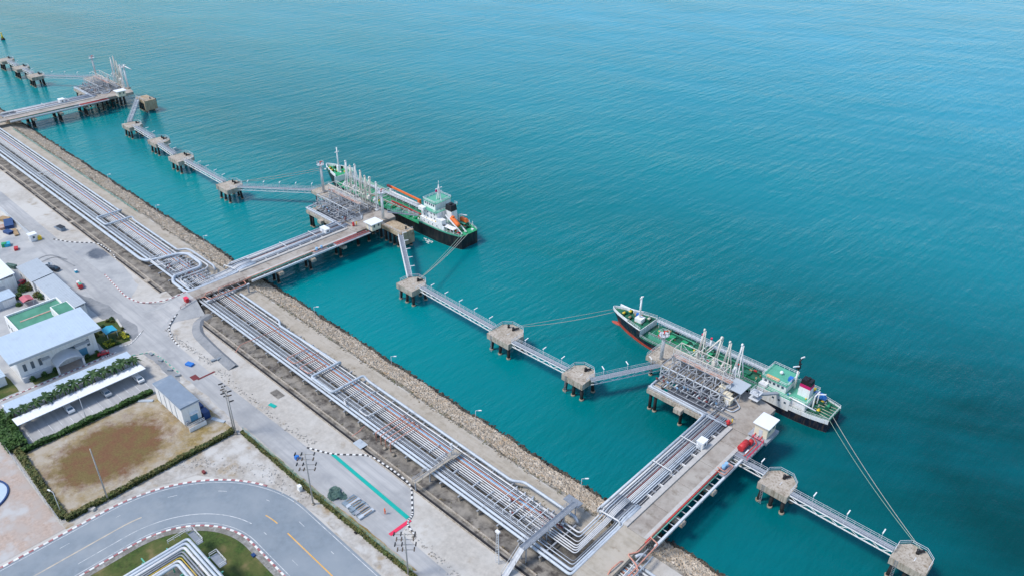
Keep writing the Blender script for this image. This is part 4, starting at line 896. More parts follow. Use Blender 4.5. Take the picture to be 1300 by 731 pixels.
for (x0,lab) in ((-66.3,'red fire hose cabinet at the kerb of the near platform road'),(-224.9,'red and yellow hydrant at the kerb of the middle trestle head')):
    y = 150.2 if x0 > -100 else 152.6
    t = thing('fire_hydrant', lab, 'hydrant', (x0,y,7.3)); MB().cyl(x0,y,7.0,8.2,.42,n=10).ball((x0,y,8.25),.45).build('body','red',t)
    MB().tube([(x0-.7,y,7.9),(x0+.7,y,7.9)],.18,8).build('outlet','red',t); MB().cyl(x0+.5,y+1,7.35,8.6,.16,n=8).build('post','yellow',t)
for (x0,w) in ((XM,'middle'),(XF,'far')):
    t = thing('fire_pipe_skid', 'red fire main pipes on a steel shelf beside the head of the %s trestle' % w, 'pipework', (x0+6,146,7))
    MB().box(x0+5.2,x0+8.0,139,154,6.6,6.8).build('shelf','steel',t)
    for k in range(3): MB().tube([(x0+5.6+k*.7,139.4,7.1),(x0+5.6+k*.7,153.4+k*.3,7.1)],.15,8).build('pipe','pipe_red' if k!=1 else 'pipe_dark_red',t)
t = thing('red_box', 'red box standing at the kerb of the middle approach road', 'box', (-220.6,84.4,6.6))
MB().box(-221.5,-219.9,84.0,85.0,6.6,7.9).build('body','red',t); MB().box(-221.6,-219.8,83.9,85.1,7.9,8.0).build('lid','paint_red',t)

# ---- mooring dolphins
def dolphin(x, y, sx, sy, label, big=True, hook=True):
    t = thing('mooring_dolphin', label, 'mooring dolphin', (x,y,0), 'mooring dolphins')
    a, b = sx/2, sy/2; c = min(2.2, sx*.28)
    poly = [(x-a,y-b),(x+a,y-b),(x+a,y+b-c),(x+a-c,y+b),(x-a+c,y+b),(x-a,y+b-c)]
    MB().prism(poly, 4.1, 6.0).build('cap', 'concrete', t)
    mb = t
    for (dx,dy) in ((-.72,-.68),(.72,-.68),(-.72,.5),(.72,.5),(0,-.68),(0,.6)):
        pile(mb, x+dx*a, y+dy*b, 4.1, (dx*.7, dy*.7), .48)
    e = .12; q = [(x-a+e,y-b+e+1.6,6),(x-a+e,y+b-c,6),(x-a+c,y+b-e,6),(x+a-c,y+b-e,6),(x+a-e,y+b-c,6),(x+a-e,y-b+e+1.6,6)]
    fence_rail(t, q, 'steel_pale')
    h = MB().cyl(x+.3,y+b*.45,6,6.9,.42,.3,10).ball((x+.3,y+b*.45,7.0),.42,.42,.3); h.bar((x+.3,y+b*.45,6.5),(x+1.2,y+b*.8,6.5),.4); h.build('mooring_hook', 'black', t)
    if sx > 8.5: MB().cyl(x-1.8,y+b*.5,6,6.8,.4,.3,10).ball((x-1.8,y+b*.5,6.9),.4,.4,.3).build('bollard', 'black', t)
    MB().sheet(rect(x+.4,x+.6,y-.9,y+.3), 6.006).build('mark', 'line_white', t)
    lad = MB()
    for s in (-.25,.25): lad.bar((x-a*.6+s,y-b-.1,6.2),(x-a*.6+s,y-b-.1,.2),.06)
    for z in np.arange(.4,6,.5): lad.bar((x-a*.6-.25,y-b-.1,z),(x-a*.6+.25,y-b-.1,z),.05)
    lad.build('ladder', 'steel', t)
    return t
dolphin(-16.9,141.2,7.2,6.8,'mooring dolphin at the bottom right corner holding the stern lines of the near ship')
dolphin(-47.7,142.0,7.3,7.2,'mooring dolphin just right of the near trestle between two walkways')
dolphin(-107.6,142.2,7.4,7.6,'mooring dolphin where the walkway turns toward the near platform')
dolphin(-136.0,142.6,8.8,8.9,'mooring dolphin holding the bow lines of the near ship')
dolphin(-178.6,142.0,8.0,8.0,'mooring dolphin holding the stern lines of the middle ship')
dolphin(-294.3,141.6,9.0,8.4,'mooring dolphin holding the bow lines of the middle ship')
dolphin(-338.0,142.6,9.6,8.6,'large mooring dolphin next along from the middle ship bow dolphin')
dolphin(-365.4,145.4,8.6,8.0,'mooring dolphin midway along the bent walkway to the far platform')
dolphin(-396.0,146.4,8.4,7.6,'mooring dolphin where the far walkway turns out to the fendered block')
dolphin(-519.0,144.8,8.6,8.0,'mooring dolphin where the walkway leaves for the far platform at upper left')
dolphin(-543.0,144.8,8.6,8.0,'second mooring dolphin from the left picture edge')
dolphin(-568.0,144.6,8.6,8.0,'mooring dolphin at the left picture edge')
# ---- breasting blocks with fenders
def breasting(x0, x1, y0, y1, label):
    t = thing('breasting_block', label, 'breasting dolphin', ((x0+x1)/2,(y0+y1)/2,0))
    MB().box(x0,x1,y0,y1,5.1,6.6).build('cap','concrete_brown',t); MB().box(x1-1.3,x1-.1,y0-.02,y1+.2,1.4,5.08).build('skirt','concrete_brown',t)
    mb = t
    for x in np.arange(x0+1,x1,2.4):
        for y in (y0+1,y1-1): pile(mb,x,y,5.1)
    for x in (x1-2.4,x1-5.2): MB().box(x-.8,x+.8,y1+.02,y1+.9,1.2,6.4).build('fender','black',t)
    MB().cyl(x1-2,y1-2,6.6,7.4,.4,.3,10).ball((x1-2,y1-2,7.5),.4,.4,.3).build('bollard','black',t)
    fence_rail(t,[(x0,y0+.15,6.6),(x1-.15,y0+.15,6.6),(x1-.15,y1-.3,6.6)])
    return t
breasting(-219.0,-207.6,161.0,167.0,'brown concrete breasting block between the middle platform hut and the ship')
breasting(-435.0,-424.5,165.6,171.8,'fendered concrete breasting block right of the far platform')

# ---- walkways between the dolphins
def catwalk(p, q, label, w=1.5, lamps=True, z=6.0, side=1, depth=1.3):
    p = Vector((p[0],p[1],z+.2)); q = Vector((q[0],q[1],z+.2)); d = q-p; L = d.length; u = d.normalized(); n = Vector((-u.y,u.x,0))
    if n.y < 0: n = -n
    t = thing('walkway_bridge', label, 'walkway', tuple(p))
    MB().bar(p, q, w, .12).build('deck', 'grating', t)
    for s in (-1,1):
        c = MB().bar(p+n*s*(w/2)-Vector((0,0,depth)), q+n*s*(w/2)-Vector((0,0,depth)), .2); c.bar(p+n*s*(w/2+.06)-Vector((0,0,.12)), q+n*s*(w/2+.06)-Vector((0,0,.12)), .18)
        k = max(2, int(L/2.2))
        for i in range(k):
            a = p+u*(L*i/k)+n*s*(w/2); b = p+u*(L*(i+1)/k)+n*s*(w/2); dz = Vector((0,0,depth))
            c.bar(a-(dz if i%2 else Vector((0,0,.1))), b-(Vector((0,0,.1)) if i%2 else dz), .11)
        c.build('truss', 'white_clean' if s < 0 else 'steel_pale', t)
        rr = MB(); rail(rr, [tuple(p+n*s*(w/2)), tuple(q+n*s*(w/2))], 1.1, 1.8, .06); rr.build('railing', 'steel_pale', t)
    if lamps:
        k = max(2, round(L/7.0))
        for i in range(k):
            a = p+u*(L*(i+.6)/k)+n*(w/2+.1)
            lp = MB().bar(a, a+Vector((0,0,1.9)), .09).build('lamp_post', 'steel_pale', t)
            MB().bar(a+Vector((0,0,1.9))-n*.2, a+Vector((0,0,2.0))+n*1.3, .24, .16).build('lamp_head', 'white_clean', lp)
    return t
catwalk((-43.9,140.2),(-20.6,140.2),'grey walkway to the bottom right mooring dolphin')
catwalk((-60.0,142.1),(-51.4,142.1),'short walkway from the near trestle to the first dolphin on its right')
catwalk((-131.6,140.2),(-111.4,140.9),'walkway between the two dolphins left of the near platform')
catwalk((-103.8,141.6),(-93.6,161.0),'walkway bending from the dolphin out to the near platform')
catwalk((-174.5,142.0),(-140.6,141.4),'long walkway from the middle ship stern dolphin to the near ship bow dolphin')
catwalk((-182.2,143.6),(-208.4,161.2),'narrow walkway rising from the dolphin to the brown breasting block')
catwalk((-290.4,142.6),(-263.8,163.6),'white trussed walkway from the bow dolphin to the middle platform')
catwalk((-333.0,141.6),(-298.9,141.4),'walkway between the large dolphin and the middle ship bow dolphin')
catwalk((-361.0,143.0),(-343.0,141.6),'short bent walkway just above the large dolphin')
catwalk((-391.6,145.6),(-369.8,144.8),'walkway between the two dolphins below the far platform')
catwalk((-400.0,146.4),(-433.0,166.0),'grey walkway rising to the fendered block by the far platform')
catwalk((-514.6,147.6),(-490.0,166.6),'long low walkway to the left end of the far platform')
catwalk((-538.6,144.4),(-523.4,144.6),'walkway joining the two upper left dolphins')
catwalk((-563.6,144.2),(-547.4,144.4),'walkway at the left edge between the leftmost dolphins')

# ---- mooring lines
def line(p, q, sag, label, r=.07, m='rope'):
    P = [Vector(p).lerp(Vector(q), i/16) - Vector((0,0,sag*4*(i/16)*(1-i/16))) for i in range(17)]
    return tag(MB().tube(P, r, 5).build('mooring_line', m), label, 'mooring line', 'mooring lines')
line((-136,145.4,6.6),(-120.8,174.8,5.2),.8,'lower bow line of the near ship running to its dolphin',.08)
line((-136.3,145.6,6.6),(-121.6,176.2,5.4),.1,'upper bow line of the near ship running to its dolphin',.06)
line((-16.6,143.6,6.6),(-49.6,173.4,4.2),1.2,'inner stern line of the near ship reaching the bottom right dolphin',.07,'rope_green')
line((-16.4,143.8,6.6),(-49.4,175.2,4.2),.9,'outer stern line of the near ship reaching the bottom right dolphin',.07)
line((-294,144,6.6),(-279,177.8,7.4),.3,'upper bow line of the middle ship running to its dolphin',.1)
line((-294.2,143.6,6.5),(-278.5,177.2,7.0),.9,'lower bow line of the middle ship running to its dolphin',.1)
line((-178.4,144.2,6.6),(-192.8,176.6,5.4),.5,'green stern line of the middle ship running to its dolphin',.08,'rope_green')
line((-178.2,144.2,6.6),(-192.5,178.4,5.4),.8,'pale stern line of the middle ship running to its dolphin',.09)
line((-178.2,144.2,6.6),(-192.3,180.4,5.4),.9,'outermost pale stern line of the middle ship running to its dolphin',.09)

# ================================================================== SHIPS  (local x: bow 0 -> stern L, y across, z from the water)
def hull_shape(L, B, zd, zf, xf, zp, xp, flare=.12, sq=.72):
    """half breadth and deck height along the ship: forecastle to xf, poop from xp"""
    def hb(x, lvl):            # lvl 0 waterline .. 1 deck
        t = x/L
        if t < .22: w = (t/.22)**(.62 if lvl > .5 else .85)
        elif t > .86: w = 1-(1-sq)*((t-.86)/.14)**2
        else: w = 1
        return B/2*w*(1-flare*(1-lvl)*(1 if t < .3 else .25))
    def dk(x): return zf if x <= xf else (zp if x >= xp else zd)
    return hb, dk
def hull_mesh(L, B, hb, dk, boot, xs, rake=2.6):
    mb = MB(); rows = []
    for x in xs:
        d = dk(x); bt = max(.06, boot*(1-1.5*x/L)); lv = [(-1.0,0.0),(0.0,.05),(bt,.2),(d*.6+bt*.4,.6),(d,1.0)]
        rows.append([(x + rake*(1-l)*max(0,1-x/(L*.12)), hb(x,l), z) for z, l in lv])
    n = len(xs)
    for s in (1,-1):
        for i in range(n-1):
            for j in range(4):
                a,b,c,d = rows[i][j], rows[i+1][j], rows[i+1][j+1], rows[i][j+1]
                q = [(p[0],p[1]*s,p[2]) for p in (a,b,c,d)]
                mb.add(q if s < 0 else q[::-1], [(0,1,2,3)], 1 if j < 2 else 0)
    e = rows[-1]; mb.add([(p[0],-p[1],p[2]) for p in e]+[(p[0],p[1],p[2]) for p in e], [(0,5,6,1),(1,6,7,2),(2,7,8,3),(3,8,9,4)], 0)
    return mb
def deck_sheet(xs, hb, z, inset=.0):
    mb = MB(); P = [(x, max(.02,hb(x,1)-inset)) for x in xs]
    for (x0,w0),(x1,w1) in zip(P[:-1],P[1:]): mb.sheet([(x0,-w0),(x1,-w1),(x1,w1),(x0,w0)], z)
    return mb
class bulwark:
    def __init__(self, xs, hb, z, h, th=.14):
        self.mbs = []
        for s in (1,-1):
            mb = MB(); self.mbs.append(mb)
            for a, b in zip(xs[:-1], xs[1:]): mb.bar((a, s*(hb(a,1)-th/2), z+h/2), (b, s*(hb(b,1)-th/2), z+h/2), th, h)
    def build(self, name, m, parent):
        for mb in self.mbs: mb.build(name, m, parent)
class ship_rail:
    def __init__(self, xs, hb, z, inset=.15, h=1.0, step=1.6):
        self.mbs = []
        for s in (1,-1): mb = MB(); rail(mb, [(x, s*(hb(x,1)-inset), z) for x in xs], h, step, .06); self.mbs.append(mb)
    def build(self, name, m, parent):
        for mb in self.mbs: mb.build(name, m, parent)
def windows(parent, x0, x1, y, z, n, w=.5, h=.5, axis='x', m='glass'):
    for i in range(n):
        u = x0+(x1-x0)*(i+.5)/n
        mb = MB()
        if axis == 'x': mb.box(u-w/2,u+w/2,y-.04,y+.04,z,z+h)
        else: mb.box(y-.04,y+.04,u-w/2,u+w/2,z,z+h)
        mb.build('window', m, parent)
def clutter(parent, n, x0, x1, y0, y1, z, mats, s=(.25,.6), name='deck_fitting'):
    for _ in range(n):
        x, y = random.uniform(x0,x1), random.uniform(y0,y1); k = random.uniform(*s); m = random.choice(mats)
        if random.random() < .5: MB().cyl(x,y,z,z+k*1.6,k*.6,k*.5,8).build(name, m, parent)
        else: MB().box(x-k,x+k,y-k*.6,y+k*.6,z,z+k*1.1).build(name, m, parent)
def winch(parent, x, y, z, m='yellow'):
    w = MB().tube([(x,y-.7,z+.6),(x,y+.7,z+.6)],.4,10).build('winch', m, parent)
    MB().box(x-.6,x+.6,y-1.0,y-.75,z,z+1.0).box(x-.6,x+.6,y+.75,y+1.0,z,z+1.0).box(x-.15,x+.15,y-.76,y+.76,z,z+.25).build('winch_frame', 'ship_green_dark', w)

# ---- near ship
t = thing('tanker_ship', 'small navy tanker with red waterline, dark green deck and magenta funnel at the near platform', 'ship', (-122.6,177.0,0))
OFF[t] = (0,0,0); L, B = 73.0, 10.6
hb, dk = hull_shape(L,B,2.7,4.9,13.5,3.6,62)
xs = [0,.4,1,2,3.5,5.5,8,11,13.5,13.51,17,22,30,40,50,58,61.99,62,65,68,71,73]
hull_mesh(L,B,hb,dk,1.35,xs).build('hull', ('hull_navy','hull_red'), t)
MB().ball((2.2,0,-.15),2.6,.8,.7).build('bulbous_bow','hull_red',t)
deck_sheet([13.51,17,22,30,40,50,58,62], hb, 2.7).build('main_deck','ship_green_dark',t)
deck_sheet([.3,1,2,3.5,5.5,8,11,13.5], hb, 4.88).build('forecastle_deck','ship_green_dark',t)
deck_sheet([62,65,68,71,73], hb, 3.58).build('poop_deck','ship_green_dark',t)
MB().box(13.45,13.6,-4.6,4.6,2.7,4.9).build('forecastle_bulkhead','white',t)
bulwark([.05,.4,1,2,3.5,5.5,8], hb, 4.8, .95, .14).build('bulwark','white_clean',t)
bulwark([8,11,13.5], hb, 4.8, .3, .2).build('bulwark','white_clean',t)
ship_rail([8,11,13.5], hb, 5.0).build('railing','white_clean',t)
ship_rail([14,17,22,30,40,50,57], hb, 2.7).build('railing','steel_pale',t)
ship_rail([62.5,65,68,71,72.9], hb, 3.6).build('railing','white_clean',t)
rr = MB(); rail(rr,[(72.85,-3.7,3.6),(72.85,3.7,3.6)],1,1.4,.06); rr.build('railing','white_clean',t)
MB().box(1.2,6.5,2.0,2.4,4.9,5.9).bar((6.5,2.2,5.4),(9,3.6,5.4),.3,1).build('breakwater','white_clean',t)
fm = MB().tube([(10.2,-.2,4.9),(10.2,-.2,13.6)],.38,10,r2=.24).build('foremast','white_clean',t)
MB().box(9.2,11.6,-1.5,.9,4.9,6.2).build('mast_house','white_clean',fm); MB().bar((10.2,-1.0,13.2),(10.2,.7,13.2),.3).build('crosstree','white_clean',fm)
lad = MB(); [lad.bar((9.85,-.4,z),(9.85,0,z),.06) for z in np.arange(6.2,13,.5)]; lad.build('rungs','steel_pale',fm)
for (x,y,m) in ((4.6,-.9,'yellow'),(5.6,1.2,'yellow'),(7.4,-1.6,'wood'),(12.2,1.8,'cream')): winch(t,x,y,4.88,m)
MB().box(8.2,9.0,.6,1.4,4.88,6.3).build('locker','blue',t); clutter(t,10,3,12.6,-2.2,2.4,4.88,['black','white','ship_green','wood','red'],(.2,.45))
MB().box(16,52,-3.3,3.3,2.7,3.9).build('trunk_deck','ship_green_dark',t)
MB().box(16,52,-3.45,-3.3,2.7,4.1).build('trunk_coaming','house_green',t)
rr = MB(); rail(rr,[(16,-3.4,3.9),(52,-3.4,3.9)],1,1.8,.06); rail(rr,[(16,3.3,3.9),(52,3.3,3.9)],1,1.8,.06); rr.build('trunk_railing','steel_pale',t)
cw = MB().box(14,53,3.5,4.7,4.5,4.62); rail(cw,[(14,3.5,4.6),(53,3.5,4.6)],1.1,1.4,.09); rail(cw,[(14,4.7,4.6),(53,4.7,4.6)],1.1,1.4,.09)
for x in np.arange(15,53,3.4): cw.bar((x,3.6,2.7),(x,3.6,4.5),.14).bar((x,4.6,2.7),(x,4.6,4.5),.14)
cw.build('catwalk','steel_pale',t)
for y in (-2.4,-1.9,-1.4,1.2,1.7,2.2): MB().tube([(17,y,4.15),(51,y,4.15)],.1,6).build('deck_pipe',random.choice(['ship_green','house_green','ship_green_dark']),t)
for x in (32.5,34.4): pipe(t,[(x,-4.9,4.2),(x,-4.6,4.7),(x,3.2,4.7),(x,3.4,4.2)],.14,'white_clean',.3,name='manifold_pipe')
for x in (30.6,33.6):
    vp_ = MB().tube([(x,2.6,3.9),(x,2.6,7.6)],.24,8).build('vent_post','white_clean',t); MB().cyl(x,2.6,7.6,8.2,.3,n=8).build('cap','paint_red',vp_)
clutter(t,60,17,51,-2.9,2.9,3.9,['ship_green_dark','house_green','red','yellow','black','wood','ship_green_dark','red','ship_green_dark'],(.2,.6))
for x in np.arange(18,51,4.2): MB().box(x-.9,x+.9,-1.0,.9,3.9,4.5).build('tank_hatch',random.choice(['ship_green_dark','ship_green_dark','ship_green']),t)
for x in np.arange(17,52,3.1): pipe(t,[(x,-3.2,4.0),(x,-2.6,4.9),(x,-.8,4.9)],.09,random.choice(['house_green','steel_pale','ship_green']),.3,name='branch_pipe')
MB().box(18.6,19.9,-2.4,-1.4,3.9,4.6).build('hatch','red',t)
# accommodation
MB().box(53,62.6,-5.33,5.33,2.1,5.6).box(62.6,66.5,-4.5,4.5,3.6,5.6).build('lower_house','white_clean',t); bulwark([62.6,65,68,71,73], hb, 2.7, 1.2, .16).build('bulwark','white_clean',t); MB().box(53,62.6,-5.2,5.2,5.6,5.64).box(62.6,66.5,-4.45,4.45,5.6,5.64).build('boat_deck','house_green',t)
windows(t,53.6,62.2,-5.33,4.1,5,.6,.55)
MB().box(53.2,60.2,-3.4,3.4,5.64,8.0).build('wheelhouse','white_clean',t)
MB().box(52.8,60.5,-3.7,3.7,8.0,8.12).build('wheelhouse_roof','house_green',t)
windows(t,-3.2,3.2,53.2,6.8,7,.6,.7,'y'); windows(t,53.6,59.8,-3.4,6.8,5,.7,.7)
for s in (-1,1): MB().box(53.0,55.2,s*3.4,s*5.0,5.3,6.5).build('bridge_wing','white_clean',t)
rr = MB(); rail(rr,[(53,-3.6,8.1),(60.3,-3.6,8.1),(60.3,3.6,8.1),(53,3.6,8.1)],1,1.5,.07,closed=True); rr.build('roof_railing','white_clean',t)
rr = MB(); rail(rr,[(55,-5.2,5.64),(62.5,-5.2,5.64),(62.6,-4.4,5.64),(66.4,-4.4,5.64),(66.4,4.4,5.64),(60.5,4.4,5.64)],1,1.5,.07); rr.build('boat_deck_railing','white_clean',t)
MB().box(54,57.6,-3.1,-2.3,8.12,8.6).build('life_raft','orange_pale',t); MB().ball((56.6,.6,8.7),.55).cyl(56.6,.6,8.1,8.4,.25).build('radome','white_clean',t)
MB().box(59.2,60.3,-.9,.3,8.12,9.2).build('locker','blue',t)
mm = MB().tube([(60.8,.6,5.6),(60.8,.6,11.6)],.3,8,r2=.22).build('mast','white_clean',t)
MB().tube([(60.8,.6,11.6),(60.8,.6,15.2)],.22,8).bar((60.8,-1.2,13.2),(60.8,1.8,13.2),.35).bar((60.8,-.2,14.8),(60.8,2.2,14.8),.2).box(60.3,61.2,.2,1.0,12.3,13.0).build('mast_top','black',mm)
MB().bar((60.2,-1.8,13.7),(61.2,-.4,13.7),.3).build('radar','white_clean',mm)
MB().bar((60.6,1.4,15.1),(61,2.6,15.1),.3).build('radar','white_clean',mm)
fu = MB().obox((64.2,0,5.64),3.2,2.6,2.8,0,0,.94).build('funnel_base','white_clean',t)
MB().obox((64.2,0,8.44),3.0,2.4,1.0,0,0,.98).build('funnel_band','magenta',fu); MB().obox((64.2,0,9.44),2.9,2.3,1.3,0,0,.92).build('funnel_top','black',fu)
for y in (-.5,.5): MB().cyl(64.4,y,10.7,11.2,.28,n=8).build('exhaust','black',fu)
MB().box(61.4,65.6,3.0,3.9,5.64,6.3).build('boat_cover','yellow',t); MB().obox((66.9,3.2,4.6),4.0,1.5,1.2,0,0,.7).build('rescue_boat','blue',t)
bm = MB().tube([(62.0,-4.6,6.2),(69.4,-4.4,5.6)],.2,8).build('stores_boom','white_clean',t)
dv = MB().bar((67.4,-1.4,3.6),(67.4,-1.4,7.6),.3).bar((67.4,1.4,3.6),(67.4,1.4,7.6),.3).bar((67.4,-1.4,7.5),(67.4,1.4,7.5),.3).bar((67.4,0,7.5),(69.6,0,8.6),.25).build('davit','white_clean',t)
for (x,y,m) in ((69.2,-2,'yellow'),(70.4,1.6,'ship_green'),(68.4,2.4,'yellow')): winch(t,x,y,3.58,m)
for k in range(5): MB().tube([(68,-2.5+k*1.1,4.0),(72.6,-2.9+k*1.3,3.9)],.07,5).build('rope','cream',t)
clutter(t,10,63,72,-3.2,3.2,3.58,['ship_green_dark','black','yellow','red','white','ship_green'],(.2,.45))
clutter(t,8,61,66,-4,4,5.64,['white','yellow','blue','ship_green','black'],(.2,.4))

# ---- middle ship
t = thing('tanker_ship', 'black-hulled tanker with bright green deck, orange boom and white accommodation at the middle platform', 'ship', (-281.5,180.6,0))
OFF[t] = (0,0,0); L, B = 89.5, 12.4
hb, dk = hull_shape(L,B,4.0,6.6,13,5.2,68,.12,.66)
xs = [0,.4,1,2,3.5,5.5,8,11,13,13.01,18,26,36,48,60,67.99,68,74,79,84,87,89.5]
hull_mesh(L,B,hb,dk,.35,xs,3).build('hull',('hull_black','rust_walk'),t)
deck_sheet([13.01,18,26,36,48,60,68],hb,4.0).build('main_deck','ship_green',t)
deck_sheet([.3,1,2,3.5,5.5,8,11,13],hb,6.58).build('forecastle_deck','ship_green',t)
deck_sheet([68,74,79,84,87,89.5],hb,5.18).build('poop_deck','ship_green',t)
MB().box(12.95,13.1,-5.3,5.3,4,6.6).build('forecastle_bulkhead','white_clean',t)
bulwark([.05,.4,1,2,3.5,5.5,8,11,13],hb,6.5,1.3,.22).build('bulwark','white_clean',t)
ship_rail([14,18,26,36,48,60,67],hb,4.0).build('railing','house_green',t); ship_rail([68,74,79,84,87,89.4],hb,5.2).build('railing','white_clean',t)
bulwark([68,74,79,84,87,89.5],hb,5.1,.5,.2).build('bulwark','house_green',t)
fm = MB().tube([(9,0,6.6),(9,0,17.4)],.45,10,r2=.22).build('foremast','white_clean',t); MB().bar((9,-1,15.4),(9,1,15.4),.3).box(8.4,9.6,-.7,.7,6.6,9.4).build('mast_house','white_clean',fm)
for (x,y,m) in ((4.4,-1.6,'yellow'),(4.8,1.4,'black'),(6.8,-2.4,'yellow'),(7,2.2,'black')): winch(t,x,y,6.58,m)
clutter(t,10,3,12,-3,3,6.58,['black','yellow','white','ship_green','wood'],(.25,.5))
for y in np.arange(-2.8,2.9,.7): MB().tube([(16,y,4.7),(66,y,4.7)],.13,6).build('deck_pipe',random.choice(['house_green','ship_green','steel_pale','pipe_white','rust_walk']),t)
for x in np.arange(17,66,5.5): MB().box(x-.12,x+.12,-5.6,5.6,4.0,4.5).build('deck_beam','ship_green',t)
for x in (36,37.8,39.6,41.4): pipe(t,[(x,-5.8,4.8),(x,-5.4,5.6),(x,5.4,5.6),(x,5.8,4.8)],.16,random.choice(['pipe_white','steel_pale','pipe_salmon']),.3,name='manifold_pipe')
cw = MB().box(14,68,.2,1.4,6.2,6.32); rail(cw,[(14,.2,6.3),(68,.2,6.3)],1.1,1.6,.08); rail(cw,[(14,1.4,6.3),(68,1.4,6.3)],1.1,1.6,.08)
for x in np.arange(15,68,4): cw.bar((x,.3,4),(x,.3,6.2),.14).bar((x,1.3,4),(x,1.3,6.2),.14)
cw.build('catwalk','steel_pale',t)
MB().box(39.0,40.2,3.2,4.4,4,6.9).build('crane_pedestal','white_clean',t)
cr = MB().bar((39.4,3.8,7.6),(57.0,3.8,7.2),.55,.7).build('crane_boom','orange',t); MB().box(56.4,57.6,3.3,4.3,4.4,7.4).build('boom_rest','orange',cr)
MB().box(37.2,40.0,3.3,4.2,7.2,7.9).build('crane_head','pipe_dark_red',t)
MB().tube([(42,2.2,6.4),(58,2.4,6.2)],.5,8).build('hose','white_clean',t)
MB().bar((46,-1.6,5.2),(64,-1.6,5.2),.35,.35).build('deck_rail_pipe','red',t)
for x in np.arange(18,66,5): MB().box(x-1.1,x+1.1,-4.6,-3.2,4.0,4.8).build('tank_hatch',random.choice(['house_green','ship_green','steel_pale']),t)
for x in np.arange(17,67,3.3): pipe(t,[(x,-5.2,4.2),(x,-4.4,5.3),(x,-1.0,5.3)],.1,random.choice(['house_green','steel_pale','pipe_salmon','pipe_white']),.3,name='branch_pipe')
clutter(t,80,15,66,-4.6,4.6,4.0,['ship_green','house_green','steel_pale','white','ship_green','rust_walk','yellow','black'],(.25,.65))
# accommodation: three tiers
MB().box(68.4,80,-5.6,5.6,5.2,7.4).build('lower_house','white_clean',t)
MB().box(68.6,77.4,-5.0,5.0,7.4,11.2).build('upper_house','white_clean',t); MB().box(77.42,80,-5.5,5.5,7.4,7.45).build('boat_deck','house_green',t)
MB().box(68.4,77.6,-5.6,5.6,11.2,11.32).build('bridge_deck','house_green',t)
MB().box(69,75.4,-3.9,3.9,11.32,13.8).build('wheelhouse','white_clean',t); MB().box(68.7,75.7,-4.2,4.2,13.8,13.92).build('wheelhouse_roof','house_green',t)
for s in (-1,1): MB().box(68.6,71.4,s*4.9,s*6.5,10.6,11.9).build('bridge_wing','white_clean',t)
windows(t,-3.7,3.7,69,12.5,8,.65,.8,'y'); windows(t,69.3,75,-3.9,12.5,5,.75,.8)
for z in (8.2,9.8): windows(t,69.4,77,-5.0,z,4,.5,.55); windows(t,-4.6,4.6,68.6,z,5,.5,.55,'y')
windows(t,69.4,79,-5.6,6.0,4,.5,.5); windows(t,-3.6,3.6,77.4,9.4,3,.6,1.4,'y','wall_grey')
rr = MB(); rail(rr,[(68.8,-4.1,13.9),(75.6,-4.1,13.9),(75.6,4.1,13.9),(68.8,4.1,13.9)],1,1.6,.09,closed=True); rr.build('roof_railing','white_clean',t)
rr = MB(); rail(rr,[(75.8,-5.5,11.3),(77.5,-5.5,11.3),(77.5,5.5,11.3),(75.8,5.5,11.3)],1,1.6,.08); rail(rr,[(77.6,-5.4,7.45),(79.9,-5.4,7.45),(79.9,5.4,7.45)],1,1.6,.08); rr.build('deck_railing','white_clean',t)
mm = MB().bar((72.6,-.5,13.9),(73.4,0,20),.3).bar((72.6,.5,13.9),(73.4,0,20),.3).bar((74.4,0,13.9),(73.4,0,20),.3).build('mast','white_clean',t)
MB().bar((73.4,-1.6,18.6),(73.4,1.6,18.6),.25).bar((73.4,-1,17.2),(73.4,1.3,17.2),.3).tube([(73.4,0,20),(73.4,0,21.6)],.1,6).build('mast_yards','white_clean',mm); MB().box(73.2,73.6,-1.6,-.9,17.4,18.2).build('flag','magenta',mm)
fu = MB().obox((79.2,.6,7.45),3.6,3.0,4.0,0,0,.92).build('funnel_base','white_clean',t); MB().obox((79.2,.6,11.45),3.4,2.9,2.2,0,0,.86).build('funnel_top','black',fu); MB().cyl(79.2,.6,13.6,14.3,.6,n=8).build('exhaust','black',fu)
for y in (-2.6,-.4): MB().bar((79.5,y,10.4),(88.3,y,5.6),.35,.4).bar((80.6,y,5.2),(80.6,y,9.8),.28).bar((87.4,y,5.2),(87.4,y,6.2),.28).build('lifeboat_rail','white_clean',t)
lbv = MB(); lbv.tube([(81.6,-1.5,9.7),(82.2,-1.5,9.4),(83.4,-1.5,8.8),(84.8,-1.5,8.0),(85.6,-1.5,7.5)],.85,10); lbv.box(81.8,82.8,-2.0,-1.0,9.8,10.4); lbv.build('lifeboat','orange',t)
MB().obox((82.2,4.2,6.6),4.0,1.6,1.2,0,0,.7).build('rescue_boat','orange',t); MB().bar((80.6,3.4,5.2),(80.6,3.4,9),.3).bar((80.6,3.4,9),(84,4.2,9.4),.25).build('davit','white_clean',t)
MB().box(79.9,84,2.6,5.6,6.1,6.25).build('boat_platform','house_green',t)
for (x,y,m) in ((85.6,2.2,'black'),(87.2,-3.6,'red'),(83.4,-4,'red')): winch(t,x,y,5.18,m)
MB().box(77.4,81.6,-5.5,-4.2,5.2,7.4).box(77.4,80.6,-5.5,-3.4,7.4,9.2).build('aft_house','white_clean',t)
for x in (82.6,84.4,86.2): MB().bar((x,-4.9,5.2),(x,-4.9,7.4),.18).bar((x,4.9,5.2),(x,4.9,7.4),.18).bar((x,-4.9,7.4),(x,-3.0,7.4),.18).build('stanchion','white_clean',t)
MB().box(80,86.4,-5.4,-3.2,7.3,7.4).build('boat_platform','white_clean',t)
clutter(t,26,81,88.6,-4.6,4.6,5.18,['ship_green','black','white','red','yellow','house_green'],(.25,.5))
